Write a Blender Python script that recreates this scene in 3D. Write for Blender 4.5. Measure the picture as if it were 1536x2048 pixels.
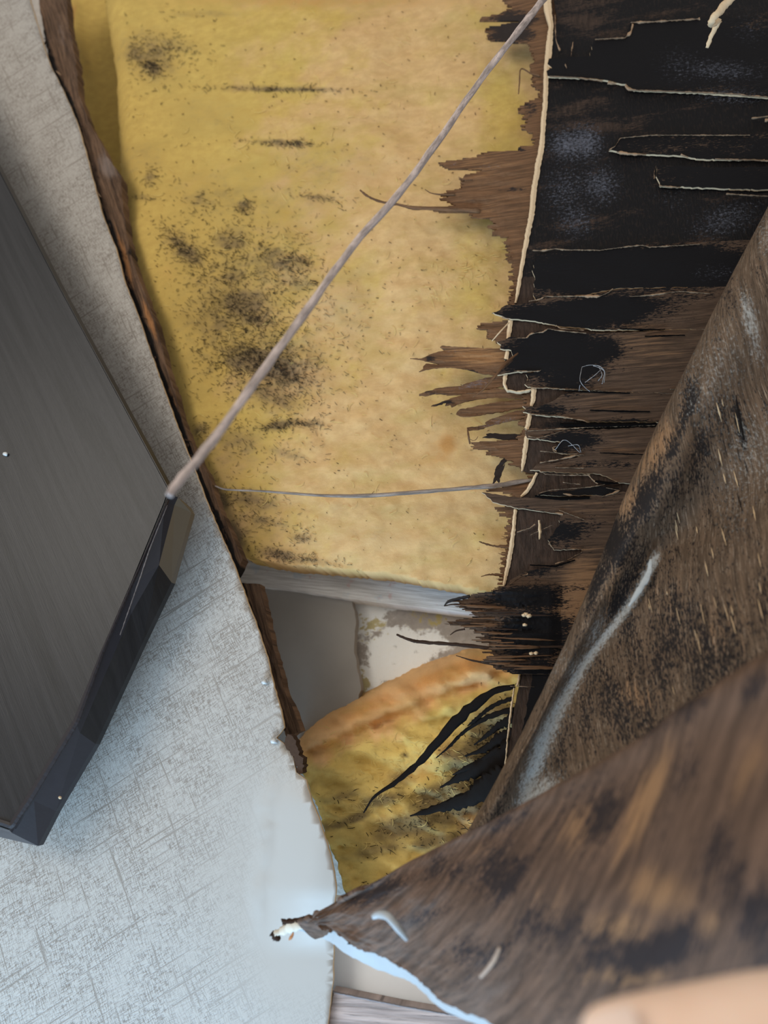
import bpy, bmesh, math, random
import numpy as np
from mathutils import Vector, Matrix
from mathutils.geometry import delaunay_2d_cdt

random.seed(7)
for o in list(bpy.data.objects): bpy.data.objects.remove(o)
SC = bpy.context.scene
COL = SC.collection

# ------------------------------------------------------------------ camera
H = 2.0                    # height of the ceiling's underside
HC = 0.52                  # the lens is held this far under it
F = 1450.0
R_ = Vector((0.9831, 0, 0.183)).normalized()
D_ = Vector((-0.0516, 0.9595, 0.277)); D_ = (D_ - R_ * D_.dot(R_)).normalized()
F_ = R_.cross(D_)
C0 = Vector((0, 0, H - HC))
cd = bpy.data.cameras.new('camera'); cam = bpy.data.objects.new('camera', cd); COL.objects.link(cam)
cam.matrix_world = Matrix(((R_.x, -D_.x, -F_.x, C0.x), (R_.y, -D_.y, -F_.y, C0.y), (R_.z, -D_.z, -F_.z, C0.z), (0, 0, 0, 1)))
cd.sensor_fit = 'VERTICAL'; cd.sensor_height = 36.0; cd.lens = F / 2048 * 36.0
cd.clip_start = 0.01; cd.clip_end = 50
cd.dof.use_dof = True; cd.dof.focus_distance = 0.53; cd.dof.aperture_fstop = 4.6
SC.camera = cam

# ------------------------------------------------------------------ world, lights, exposure
w = bpy.data.worlds.new('world'); SC.world = w; w.use_nodes = True
bg = w.node_tree.nodes['Background']; bg.inputs[0].default_value = (1.0, 0.975, 0.94, 1); bg.inputs[1].default_value = 0.54

def area(name, loc, target, sx, sy, power, col):
    l = bpy.data.lights.new(name, 'AREA'); l.shape = 'RECTANGLE'; l.size = sx; l.size_y = sy; l.energy = power; l.color = col
    o = bpy.data.objects.new(name, l); COL.objects.link(o); o.location = loc
    o.rotation_euler = (Vector(target) - Vector(loc)).to_track_quat('-Z', 'Y').to_euler()
    return o
area('window_daylight', (-0.50, 0.92, 1.60), (-0.30, 0.42, 2.0), 0.7, 0.45, 20, (0.38, 0.68, 1.0))
area('room_bounce', (-0.9, -0.5, 0.7), (0.0, 0.0, 2.0), 0.7, 0.7, 9, (1.0, 0.93, 0.82))  # added area light standing in for light bounced around the room

SC.view_settings.view_transform = 'Standard'; SC.view_settings.look = 'None'
SC.view_settings.gamma = 1; SC.view_settings.use_curve_mapping = False
SC.view_settings.exposure = 0.12

# ------------------------------------------------------------------ geometry helpers
def ray(px, py): return R_ * ((px - 768) / F) + D_ * ((py - 1024) / F) + F_
def Pz(px, py, dz=0.0):
    r = ray(px, py); return C0 + r * ((H + dz - C0.z) / r.z)
def Pd(px, py, d): return C0 + ray(px, py) * d

_perm = np.random.RandomState(3).rand(256, 256)
def vnoise(x, y):
    x = np.asarray(x, float); y = np.asarray(y, float)
    xi = np.floor(x).astype(int); yi = np.floor(y).astype(int); fx = x - xi; fy = y - yi
    fx = fx * fx * (3 - 2 * fx); fy = fy * fy * (3 - 2 * fy)
    g = lambda a, b: _perm[a % 256, b % 256]
    return (g(xi, yi) * (1 - fx) + g(xi + 1, yi) * fx) * (1 - fy) + (g(xi, yi + 1) * (1 - fx) + g(xi + 1, yi + 1) * fx) * fy
def fbm(x, y, o=4):
    s = 0; a = .5
    for i in range(o):
        s = s + a * vnoise(np.asarray(x) * 2 ** i + 17.3 * i, np.asarray(y) * 2 ** i + 9.1 * i); a *= .5
    return s          # about 0..0.94
def blobs(lst, x, y):
    """soft ellipses (cx, cy, rx, ry, angle in degrees, strength): where a stain lies on a surface"""
    m = np.zeros(len(x))
    for cx, cy, rx, ry, an, s in lst:
        a = math.radians(an); dx = x - cx; dy = y - cy
        u = (dx * math.cos(a) + dy * math.sin(a)) / rx; v = (-dx * math.sin(a) + dy * math.cos(a)) / ry
        m = np.maximum(m, s * np.exp(-(u * u + v * v) * 1.1))
    return m

def shift_origin(o):
    me = o.data
    n = len(me.vertices)
    if n == 0: return
    co = np.empty(n * 3); me.vertices.foreach_get('co', co); co = co.reshape(-1, 3)
    c = (co.min(0) + co.max(0)) / 2
    co -= c; me.vertices.foreach_set('co', co.ravel()); me.update()
    o.location = Vector(c)

def mkobj(name, verts, faces, mats, uvs=None, mask=None, fm=None, smooth=False, parent=None):
    me = bpy.data.meshes.new(name)
    me.from_pydata([tuple(v) for v in verts], [], faces)
    if not isinstance(mats, (list, tuple)): mats = [mats]
    for m in mats: me.materials.append(m)
    ul = me.uv_layers.new(name='uv')
    li = np.empty(len(me.loops), dtype=np.int64); me.loops.foreach_get('vertex_index', li)
    if uvs is None: uvs = [(v[0], v[1]) for v in verts]
    U = np.array(uvs, dtype=float)[li]
    ul.data.foreach_set('uv', U.ravel())
    if mask is not None:
        a = me.color_attributes.new(name='mask', type='FLOAT_COLOR', domain='POINT')
        M = np.ones((len(verts), 4)); M[:, :3] = mask; a.data.foreach_set('color', M.ravel())
    if fm is not None: me.polygons.foreach_set('material_index', fm)
    if smooth: me.polygons.foreach_set('use_smooth', [True] * len(me.polygons))
    me.update()
    o = bpy.data.objects.new(name, me); COL.objects.link(o)
    shift_origin(o)
    if parent is not None:
        o.parent = parent; o.matrix_parent_inverse = Matrix.Translation(parent.location).inverted()
    return o
def thing(name, label, cat, loc, group=None):
    o = bpy.data.objects.new(name, None); COL.objects.link(o); o.location = loc; o.empty_display_size = .02
    o['label'] = label; o['category'] = cat
    if group: o['group'] = group
    return o
def tag(o, label, cat, group=None, kind=None):
    o['label'] = label
    if cat: o['category'] = cat
    if group: o['group'] = group
    if kind: o['kind'] = kind
    return o
def structure(o, label, cat): return tag(o, label, cat, kind='structure')

def jag(pts, amp=1.5, step=6, along=0.0, seed=0):
    """break a traced outline into short uneven steps, like torn wood"""
    rr = random.Random(seed); out = []
    n = len(pts)
    for i in range(n):
        a = pts[i]; b = pts[(i + 1) % n]
        L = math.hypot(b[0] - a[0], b[1] - a[1]); k = max(1, int(L / step))
        for j in range(k):
            t = j / k
            if j: t += rr.uniform(-.3, .3) / k
            x = a[0] + (b[0] - a[0]) * t; y = a[1] + (b[1] - a[1]) * t
            if j: x += rr.uniform(-1, 1) * (amp + along); y += rr.uniform(-1, 1) * amp
            out.append((x, y))
    return out

def sheet(name, pts, dz, th, mats, parent=None, cell=None, maskf=None, uvrot=0.0, smooth=False):
    """a solid sheet whose outline is given on the picture and which lies dz above the ceiling's underside"""
    vin = [Vector(p) for p in pts]; n = len(vin)
    if cell:
        xs = [p[0] for p in pts]; ys = [p[1] for p in pts]
        gx = np.arange(min(xs), max(xs), cell); gy = np.arange(min(ys), max(ys), cell)
        X, Y = np.meshgrid(gx, gy); X = X.ravel(); Y = Y.ravel()
        rs = np.random.RandomState(1); X = X + rs.uniform(-.2, .2, X.size) * cell; Y = Y + rs.uniform(-.2, .2, Y.size) * cell
        ins = np.zeros(X.size, bool)
        P = np.array(pts)
        for i in range(n):
            x1, y1 = P[i]; x2, y2 = P[(i + 1) % n]
            c = ((y1 > Y) != (y2 > Y))
            with np.errstate(divide='ignore', invalid='ignore'):
                xx = (x2 - x1) * (Y - y1) / (y2 - y1) + x1
            ins ^= (c & (X < xx))
        vin += [Vector((float(a), float(b))) for a, b in zip(X[ins], Y[ins])]
    res = delaunay_2d_cdt(vin, [(i, (i + 1) % n) for i in range(n)], [], 1, 1e-4)
    V, E, T = res[0], res[1], res[2]
    f = dz if callable(dz) else (lambda x, y: np.full(np.shape(x), dz))
    px = np.array([v.x for v in V]); py = np.array([v.y for v in V])
    z = f(px, py); N = len(V)
    front = [Pz(px[i], py[i], z[i]) for i in range(N)]
    back = [Pz(px[i], py[i], z[i]) + Vector((0, 0, th)) for i in range(N)]
    ed = {}
    tris = []
    for t in T:
        t = list(t)
        if len(t) != 3: continue
        a, b, c = t
        ar = (px[b] - px[a]) * (py[c] - py[a]) - (px[c] - px[a]) * (py[b] - py[a])
        if abs(ar) < 1e-9: continue
        if ar < 0: t = [a, c, b]
        tris.append(t)
    faces = []; fm = []
    for t in tris:
        # front must face down (-z) : picture is x right, y down, z away
        faces.append((t[0], t[2], t[1])); fm.append(0)
        faces.append((t[0] + N, t[1] + N, t[2] + N)); fm.append(0)
        for i in range(3):
            e = (t[i], t[(i + 1) % 3]); ed[e] = ed.get(e, 0) + 1
    for (a, b) in list(ed):
        if (b, a) not in ed:
            faces.append((a, b, b + N, a + N)); fm.append(1 if isinstance(mats, (list, tuple)) and len(mats) > 1 else 0)
    mk = None
    if maskf is not None:
        m = maskf(px, py); mk = np.vstack([m, m])
    ca, sa = math.cos(uvrot), math.sin(uvrot)
    vs = front + back
    uv = [(v.x * ca + v.y * sa, -v.x * sa + v.y * ca) for v in vs]
    return mkobj(name, vs, faces, mats, uv, mk, fm, smooth, parent)

def crom(P, n):
    P = [np.array(p, float) for p in P]; P = [2 * P[0] - P[1]] + P + [2 * P[-1] - P[-2]]; out = []
    segs = len(P) - 3
    for i in range(n):
        t = i / (n - 1) * segs; k = min(int(t), segs - 1); t -= k
        a, b, c, d = P[k:k + 4]
        out.append(.5 * ((2 * b) + (-a + c) * t + (2 * a - 5 * b + 4 * c - d) * t * t + (-a + 3 * b - 3 * c + d) * t ** 3))
    return out

def curved(name, net, nu, nv, th, mats, parent=None, maskf=None, rough=0.0, edge_j=0.0, uvscale=None):
    """a curled sheet through a net of rows of (px, py, distance); solid, with thickness th"""
    rows = [crom(r, nu) for r in net]
    grid = [crom([rows[j][i] for j in range(len(rows))], nv) for i in range(nu)]   # grid[i][j]
    A = np.array(grid)                                            # nu, nv, 3
    rs = np.random.RandomState(5)
    if edge_j:
        jn = (fbm(np.arange(nu) * .35, np.zeros(nu) + 3.3, 4) - .47) * 2 * edge_j + rs.uniform(-.25, .25, nu) * edge_j
        A[:, -1, 1] += jn
    W = np.array([[Pd(*A[i, j]) for j in range(nv)] for i in range(nu)])
    if rough:
        I, J = np.meshgrid(np.arange(nu), np.arange(nv), indexing='ij')
        nz = (fbm(I * .05, J * .05, 4) - .47) * 2 * rough
        W += nz[..., None] * np.array(F_)[None, None, :]
    # uv in metres
    du = np.linalg.norm(np.diff(W, axis=0), axis=2).mean(1); dv = np.linalg.norm(np.diff(W, axis=1), axis=2).mean(0)
    U = np.concatenate([[0], np.cumsum(du)]); Vv = np.concatenate([[0], np.cumsum(dv)])
    gu = np.gradient(W, axis=0); gv = np.gradient(W, axis=1); nn = np.cross(gu, gv); nn /= (np.linalg.norm(nn, axis=2, keepdims=True) + 1e-12)
    if (nn[nu // 2, nv // 2] @ (W[nu // 2, nv // 2] - np.array(C0))) < 0: nn = -nn
    B = W + nn * th
    vs = [Vector(W[i, j]) for i in range(nu) for j in range(nv)] + [Vector(B[i, j]) for i in range(nu) for j in range(nv)]
    uv = [(U[i], Vv[j]) for i in range(nu) for j in range(nv)] * 2
    N = nu * nv; faces = []; fm = []; two = isinstance(mats, (list, tuple)) and len(mats) > 1
    ix = lambda i, j: i * nv + j
    for i in range(nu - 1):
        for j in range(nv - 1):
            q = (ix(i, j), ix(i + 1, j), ix(i + 1, j + 1), ix(i, j + 1))
            faces.append(q); fm.append(0); faces.append(tuple(k + N for k in reversed(q))); fm.append(1 if two else 0)
    e = 1 if two else 0
    for i in range(nu - 1):
        for j in (0, nv - 1):
            faces.append((ix(i, j), ix(i + 1, j), ix(i + 1, j) + N, ix(i, j) + N)); fm.append(e)
    for j in range(nv - 1):
        for i in (0, nu - 1):
            faces.append((ix(i, j), ix(i, j + 1), ix(i, j + 1) + N, ix(i, j) + N)); fm.append(e)
    mk = None
    if maskf is not None:
        px = A[..., 0].ravel(); py = A[..., 1].ravel(); m = maskf(px, py); mk = np.vstack([m, m])
    o = mkobj(name, vs, faces, mats, uv, mk, fm, True, parent)
    bm = bmesh.new(); bm.from_mesh(o.data); bmesh.ops.recalc_face_normals(bm, faces=bm.faces)
    for ed in bm.edges:
        if len(ed.link_faces) == 2 and ed.calc_face_angle(0) > 1.0: ed.smooth = False
    bm.to_mesh(o.data); bm.free()
    return o

def stick(name, pts, mat, parent=None, seg=8, n=None, noise=.15, flat=.6):
    """a tapering splinter through (px, py, dz-or-None, width px, distance)"""
    n = n or max(12, len(pts) * 6)
    C = crom([(p[0], p[1], p[2], p[3]) for p in pts], n)
    cen = [Pd(c[0], c[1], c[2]) for c in C]
    rr = random.Random(len(name) * 31 + int(pts[0][0])); vs = []; uv = []; faces = []
    L = 0
    for i, c in enumerate(C):
        t = (cen[min(i + 1, n - 1)] - cen[max(i - 1, 0)]).normalized()
        vd = (cen[i] - C0).normalized(); s = t.cross(vd).normalized(); q = s.cross(t).normalized()
        r = c[3] * .5 * c[2] / F
        if i: L += (cen[i] - cen[i - 1]).length
        for k in range(seg):
            a = k / seg * 2 * math.pi; rad = r * (1 + rr.uniform(-noise, noise))
            vs.append(cen[i] + s * math.cos(a) * rad + q * math.sin(a) * rad * flat); uv.append((L, k * .0006))
    for i in range(n - 1):
        for k in range(seg):
            faces.append((i * seg + k, i * seg + (k + 1) % seg, (i + 1) * seg + (k + 1) % seg, (i + 1) * seg + k))
    faces.append(tuple(range(seg))[::-1]); faces.append(tuple((n - 1) * seg + k for k in range(seg)))
    return mkobj(name, vs, faces, mat, uv, None, None, True, parent)
def depth_at(px, py, dz): 
    r = ray(px, py); return (H + dz - C0.z) / r.z
def zstick(name, pts, mat, parent=None, **k):      # (px, py, dz, width)
    return stick(name, [(p[0], p[1], depth_at(p[0], p[1], p[2]), p[3]) for p in pts], mat, parent, **k)

def ribbon(name, pts, dz, mat, parent=None, th=.0012, seed=0, j=1.0, step=4, vary=0):
    """an uneven narrow band of torn fibre along (px, py, width)"""
    n = max(4, int(sum(math.hypot(pts[i + 1][0] - pts[i][0], pts[i + 1][1] - pts[i][1]) for i in range(len(pts) - 1)) / step))
    rr = random.Random(seed); C = []
    tot = [0]
    for i in range(len(pts) - 1): tot.append(tot[-1] + math.hypot(pts[i + 1][0] - pts[i][0], pts[i + 1][1] - pts[i][1]))
    for i in range(n):
        s = tot[-1] * i / (n - 1); k = 0
        while k < len(pts) - 2 and tot[k + 1] < s: k += 1
        t = (s - tot[k]) / max(1e-6, tot[k + 1] - tot[k]); a, b = pts[k], pts[k + 1]
        C.append([a[m] + (b[m] - a[m]) * t for m in range(3)])
    Lf = []; Rt = []
    for i in range(n):
        a = C[max(0, i - 1)]; b = C[min(n - 1, i + 1)]; dx, dy = b[0] - a[0], b[1] - a[1]; l = math.hypot(dx, dy) + 1e-6
        nx, ny = -dy / l, dx / l; w = C[i][2] * .5 * (1 if not vary else float(np.clip((vnoise(i * .33 + seed * 7.7, 1.5) - .28) * 2.4, .08, 1.6)))
        Lf.append((C[i][0] + nx * w + rr.uniform(-j, j) * .6, C[i][1] + ny * w + rr.uniform(-j, j) * .6))
        Rt.append((C[i][0] - nx * w + rr.uniform(-j, j) * .6, C[i][1] - ny * w + rr.uniform(-j, j) * .6))
    vs = [Pz(p[0], p[1], dz) for p in Lf] + [Pz((p[0] + q[0]) / 2, (p[1] + q[1]) / 2, dz - .0006) for p, q in zip(Lf, Rt)] + [Pz(p[0], p[1], dz + .0002) for p in Rt]
    m = len(vs); vs += [v + Vector((0, 0, th)) for v in vs]; faces = []
    for i in range(n - 1):
        for r in (0, n):
            q = (r + i, r + i + 1, r + n + i + 1, r + n + i); faces.append(q); faces.append(tuple(k + m for k in reversed(q)))
        faces.append((i, i + 1, i + 1 + m, i + m)); faces.append((2 * n + i, 2 * n + i + 1, 2 * n + i + 1 + m, 2 * n + i + m))
    return mkobj(name, vs, faces, mat, None, None, None, False, parent)

# ------------------------------------------------------------------ material helper
class NT:
    def __init__(s, name, rough=.8, spec=.3):
        s.m = bpy.data.materials.new(name); s.m.use_nodes = True; s.t = s.m.node_tree; s.b = s.t.nodes['Principled BSDF']
        s.b.inputs['Roughness'].default_value = rough; s.b.inputs['Specular IOR Level'].default_value = spec
    def n(s, ty, **k):
        x = s.t.nodes.new(ty)
        for a, b in k.items(): setattr(x, a, b)
        return x
    def l(s, a, b): s.t.links.new(a, b)
    def uv(s, rot=0, scale=(1, 1), off=(0, 0), warp=0, warpscale=30):
        u = s.n('ShaderNodeUVMap'); out = u.outputs[0]
        if warp:
            nz = s.n('ShaderNodeTexNoise'); nz.inputs['Scale'].default_value = warpscale; nz.inputs['Detail'].default_value = 2; s.l(out, nz.inputs['Vector'])
            sb = s.n('ShaderNodeVectorMath', operation='SUBTRACT'); s.l(nz.outputs['Color'], sb.inputs[0]); sb.inputs[1].default_value = (.5, .5, .5)
            sc = s.n('ShaderNodeVectorMath', operation='SCALE'); s.l(sb.outputs[0], sc.inputs[0]); sc.inputs['Scale'].default_value = warp
            ad = s.n('ShaderNodeVectorMath', operation='ADD'); s.l(out, ad.inputs[0]); s.l(sc.outputs[0], ad.inputs[1]); out = ad.outputs[0]
        if rot:
            r = s.n('ShaderNodeVectorRotate', rotation_type='Z_AXIS'); r.inputs['Angle'].default_value = rot; s.l(out, r.inputs['Vector']); out = r.outputs[0]
        m = s.n('ShaderNodeMapping'); m.inputs['Scale'].default_value = (scale[0], scale[1], 1); m.inputs['Location'].default_value = (off[0], off[1], 0)
        s.l(out, m.inputs['Vector']); return m.outputs[0]
    def noise(s, vec, scale=1, detail=4, rough=.55, dist=0):
        x = s.n('ShaderNodeTexNoise'); x.inputs['Scale'].default_value = scale; x.inputs['Detail'].default_value = detail
        x.inputs['Roughness'].default_value = rough; x.inputs['Distortion'].default_value = dist; s.l(vec, x.inputs['Vector']); return x.outputs['Fac']
    def voro(s, vec, scale=1, feature='F1'):
        x = s.n('ShaderNodeTexVoronoi', feature=feature); x.inputs['Scale'].default_value = scale; s.l(vec, x.inputs['Vector']); return x.outputs['Distance']
    def ramp(s, fac, a, b, lo=0.0, hi=1.0):
        x = s.n('ShaderNodeMapRange', interpolation_type='SMOOTHSTEP'); x.inputs['From Min'].default_value = a; x.inputs['From Max'].default_value = b
        x.inputs['To Min'].default_value = lo; x.inputs['To Max'].default_value = hi; s.l(fac, x.inputs['Value']); return x.outputs[0]
    def math(s, op, a, b=None):
        x = s.n('ShaderNodeMath', operation=op)
        for i, v in enumerate((a, b)):
            if v is None: continue
            if isinstance(v, (int, float)): x.inputs[i].default_value = v
            else: s.l(v, x.inputs[i])
        return x.outputs[0]
    def mix(s, fac, a, b, mode='MIX'):
        x = s.n('ShaderNodeMix', data_type='RGBA', blend_type=mode)
        if isinstance(fac, (int, float)): x.inputs['Factor'].default_value = fac
        else: s.l(fac, x.inputs['Factor'])
        for k, v in ((6, a), (7, b)):
            if isinstance(v, tuple): x.inputs[k].default_value = (*v, 1)
            else: s.l(v, x.inputs[k])
        return x.outputs[2]
    def mask(s):
        a = s.n('ShaderNodeAttribute', attribute_name='mask'); sp = s.n('ShaderNodeSeparateColor'); s.l(a.outputs['Color'], sp.inputs[0]); return sp.outputs
    def done(s, col, bump=None, strength=.4, dist=.001, rough=None):
        if isinstance(col, tuple): s.b.inputs['Base Color'].default_value = (*col, 1)
        else: s.l(col, s.b.inputs['Base Color'])
        if bump is not None:
            x = s.n('ShaderNodeBump'); x.inputs['Strength'].default_value = strength; x.inputs['Distance'].default_value = dist
            s.l(bump, x.inputs['Height']); s.l(x.outputs[0], s.b.inputs['Normal'])
        if rough is not None: s.l(rough, s.b.inputs['Roughness'])
        return s.m

def srgb(r, g, b):
    f = lambda c: (c / 255 / 12.92) if c / 255 <= .04045 else ((c / 255 + .055) / 1.055) ** 2.4
    return (f(r), f(g), f(b))

# ---- wallpapered ceiling board
def m_wallpaper():
    s = NT('cross_hatched_vinyl', .42, .5); mk = s.mask()
    a1 = s.noise(s.uv(math.radians(31), (170, 1100), warp=.002), 1, 3, .6)
    a2 = s.noise(s.uv(math.radians(-62), (170, 1100), (3, 5), warp=.002), 1, 3, .6)
    l1 = s.noise(s.uv(math.radians(31), (9, 420), (1, 1)), 1, 2, .5)
    l2 = s.noise(s.uv(math.radians(-62), (14, 330), (7, 1)), 1, 2, .5)
    big = s.noise(s.uv(0, (45, 45)), 1, 3, .5)
    fine = s.noise(s.uv(0, (1500, 1500)), 1, 2, .6)
    k = s.math('ADD', s.ramp(a1, .46, .62), s.ramp(a2, .46, .62)); k = s.math('MULTIPLY', k, s.ramp(big, .3, .65, .35, .8))
    ln = s.math('MAXIMUM', s.ramp(l1, .60, .68), s.ramp(l2, .62, .70)); k = s.math('MAXIMUM', k, s.math('MULTIPLY', ln, .9))
    k = s.math('MULTIPLY', k, s.ramp(fine, .3, .55, .4, 1))
    k = s.math('MINIMUM', k, 1.0)
    k = s.math('MULTIPLY', k, s.math('SUBTRACT', 1.0, mk[0]))
    c = s.mix(k, srgb(172, 167, 160), srgb(118, 108, 98))
    return s.done(c, s.math('ADD', s.math('SUBTRACT', 1.0, k), big), .35, .0004)
def m_plain(name, col, rough=.5, nz=.05, sc=400, spec=.3, bump=.2):
    s = NT(name, rough, spec); a = s.noise(s.uv(0, (sc, sc)), 1, 4); b = s.noise(s.uv(0, (12, 12)), 1, 2)
    c = s.mix(s.math('MULTIPLY', s.math('ADD', a, b), .5), tuple(x * (1 - nz * 4) for x in col), tuple(min(1, x * (1 + nz * 4)) for x in col))
    return s.done(c, a, bump, .0004)
# ---- glass wool: mask r = mould (plus painted deep shadow on the hanging batt), g = pinkness, b = orange rust
def m_wool(name, yellow, pink, orange, sp=1.0, coarse=1.0):
    s = NT(name, .95, .1); mk = s.mask()
    big = s.noise(s.uv(0, (22, 22), warp=.01), 1, 5, .6); mid = s.noise(s.uv(0, (90 * coarse, 130 * coarse), warp=.004), 1, 5, .65)
    fib = s.noise(s.uv(math.radians(20), (500, 2200), warp=.006, warpscale=60), 1, 3, .6)
    fib2 = s.noise(s.uv(math.radians(-55), (500, 2200), (2, 3), warp=.006, warpscale=60), 1, 3, .6)
    pk = s.math('ADD', mk[1], s.math('MULTIPLY', s.math('SUBTRACT', big, .5), 1.6)); pk = s.ramp(pk, .15, .8)
    c = s.mix(pk, yellow, pink)
    c = s.mix(s.ramp(s.math('ADD', s.math('MULTIPLY', mk[2], 1.2), s.math('SUBTRACT', mid, .6)), .1, 1.0), c, orange)
    ff = s.math('ADD', s.math('MULTIPLY', fib, .5), s.math('MULTIPLY', fib2, .5))
    c = s.mix(s.ramp(ff, .35, .65, .0, .16), c, tuple(min(1, v * 1.25 + .03) for v in yellow))
    c = s.mix(s.ramp(mid, .35, .7, .22, 0), c, tuple(v * .45 for v in orange))
    ol = s.noise(s.uv(0, (14, 30), (3, 9), warp=.03, warpscale=12), 1, 4, .6); c = s.mix(s.ramp(ol, .45, .7, 0, .45), c, srgb(176, 150, 84))
    # mould: brown-grey smudge + black flecks
    mm = s.math('ADD', mk[0], s.math('MULTIPLY', s.math('SUBTRACT', mid, .5), .9)); 
    sm = s.math('MULTIPLY', s.ramp(mm, .0, .7, 0, .8), s.ramp(mk[0], .02, .15))
    c = s.mix(sm, c, srgb(104, 88, 70))
    v = s.voro(s.uv(0, (330 * sp, 520 * sp), warp=.004, warpscale=120), 1)
    fl = s.math('MULTIPLY', s.ramp(v, .05, .20, 1, 0), s.ramp(s.math('ADD', mk[0], s.math('SUBTRACT', big, .5)), .02, .75))
    sn = s.noise(s.uv(math.radians(-15), (420 * sp, 800 * sp), (5, 1), warp=.005, warpscale=80), 1, 3, .7)
    fl = s.math('MAXIMUM', fl, s.math('MULTIPLY', s.ramp(sn, .54, .68), s.ramp(mk[0], .25, 1.0)))
    c = s.mix(s.math('MULTIPLY', fl, .85), c, srgb(38, 34, 32))
    # sparse specks anywhere
    v2 = s.voro(s.uv(0, (160, 160), (9, 9)), 1); c = s.mix(s.ramp(v2, .02, .055, .7, 0), c, srgb(88, 62, 30))
    h = s.math('ADD', s.math('MULTIPLY', mid, .7), s.math('MULTIPLY', ff, .3))
    return s.done(c, h, .45, .0022)
# ---- plywood plies. mask r = black mould, g = dusty grey bloom, b = brighter brown
def m_ply(name, brown, black, gx=26, gy=520, rot=0, rip=0.0, warm=(150, 105, 62), spec=.25, rough=.7, blk=.0, bloom=.55, sa=.9, lite=0.0, bcol=(122, 124, 136)):
    s = NT(name, rough, spec); mk = s.mask()
    g1 = s.noise(s.uv(rot, (gx, gy), warp=.0025, warpscale=25), 1, 5, .65); g2 = s.noise(s.uv(rot, (gx * 3, gy * 3.5), (4, 2), warp=.001), 1, 4, .7)
    spk = s.noise(s.uv(rot, (260, 800), (1, 7)), 1, 4, .75); big = s.noise(s.uv(rot, (20, 70), (8, 8), warp=.01), 1, 5, .6)
    c = s.mix(s.ramp(g1, .3, .7), tuple(v * .5 for v in brown), tuple(v * 1.25 for v in brown))
    wm = s.math('ADD', mk[2], s.math('MULTIPLY', s.math('SUBTRACT', g1, .5), 1.8)); c = s.mix(s.ramp(wm, .3, .95, 0, .8), c, srgb(*warm))
    c = s.mix(s.ramp(g2, .56, .70, 0, .8), c, tuple(v * .22 for v in brown))
    bk = s.math('ADD', s.math('ADD', mk[0], blk), s.math('ADD', s.math('MULTIPLY', s.math('SUBTRACT', big, .5), 1.3), s.math('MULTIPLY', s.math('SUBTRACT', spk, .5), sa)))
    if lite: c = s.mix(s.ramp(g2, .30, .46, lite, 0), c, srgb(168, 152, 134))
    c = s.mix(s.ramp(bk, .42, .62), c, black)
    h = s.math('ADD', s.math('MULTIPLY', g1, .5), s.math('MULTIPLY', g2, .5))
    if rip:
        rp = s.noise(s.uv(rot, (620, 150), (2, 2), warp=.002, warpscale=120), 1, 3, .6)
        h = s.math('ADD', h, s.math('MULTIPLY', rp, rip))
        c = s.mix(s.ramp(rp, .5, .72, 0, .5), c, tuple(v * .55 + .002 for v in brown))
    cr = s.noise(s.uv(rot, (420, 420), (6, 2), warp=.004, warpscale=90), 1, 5, .75)
    gb = s.math('ADD', mk[1], s.math('ADD', s.math('MULTIPLY', s.math('SUBTRACT', spk, .5), 1.8), s.math('MULTIPLY', s.math('SUBTRACT', cr, .5), 2.6)))
    c = s.mix(s.math('MULTIPLY', s.ramp(gb, .35, 1.3, 0, bloom), s.ramp(mk[1], .02, .35)), c, srgb(*bcol))
    return s.done(c, h, .55, .0011)
WALL = m_wallpaper()
CREAM = m_plain('fresh_torn_wood', srgb(206, 180, 146), .8, .09, 900, .1)
LIP = m_plain('dull_torn_wood', srgb(158, 130, 104), .85, .12, 900, .1)
WOOL = m_wool('glass_wool', srgb(200, 170, 94), srgb(210, 172, 122), srgb(184, 132, 78))
WOOL2 = m_wool('loose_glass_wool', srgb(232, 204, 122), srgb(238, 188, 136), srgb(214, 150, 92), .7, .6)
BROWN = srgb(82, 64, 51); BLACK = srgb(15, 13, 15)
CORE = m_ply('mouldy_core_veneer', srgb(60, 46, 38), BLACK, 300, 60, 0, 1.2, spec=.16, rough=.6)
FACE = m_ply('mouldy_face_veneer', BROWN, BLACK, 30, 560, warm=(136, 102, 72), spec=.15, sa=1.9, blk=.06)
BACKP = m_ply('brown_back_veneer', srgb(112, 80, 54), srgb(40, 30, 26), 30, 600, blk=-.1, warm=(160, 116, 74))
SHEET = m_ply('weathered_veneer', srgb(100, 82, 66), srgb(30, 26, 26), 26, 360, math.radians(-38), blk=.22, bcol=(178, 178, 174), warm=(158, 122, 88), rough=.65, bloom=.8, sa=2.6, lite=.75, spec=.2)
FLAP = m_ply('blotched_veneer', srgb(98, 76, 62), srgb(42, 34, 34), 32, 190, math.radians(55), warm=(154, 116, 80), rough=.65, sa=1.9, blk=.2)

def const_mask(r, g, b): return lambda x, y: np.stack([np.full(len(x), r), np.full(len(x), g), np.full(len(x), b)], 1)

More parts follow.
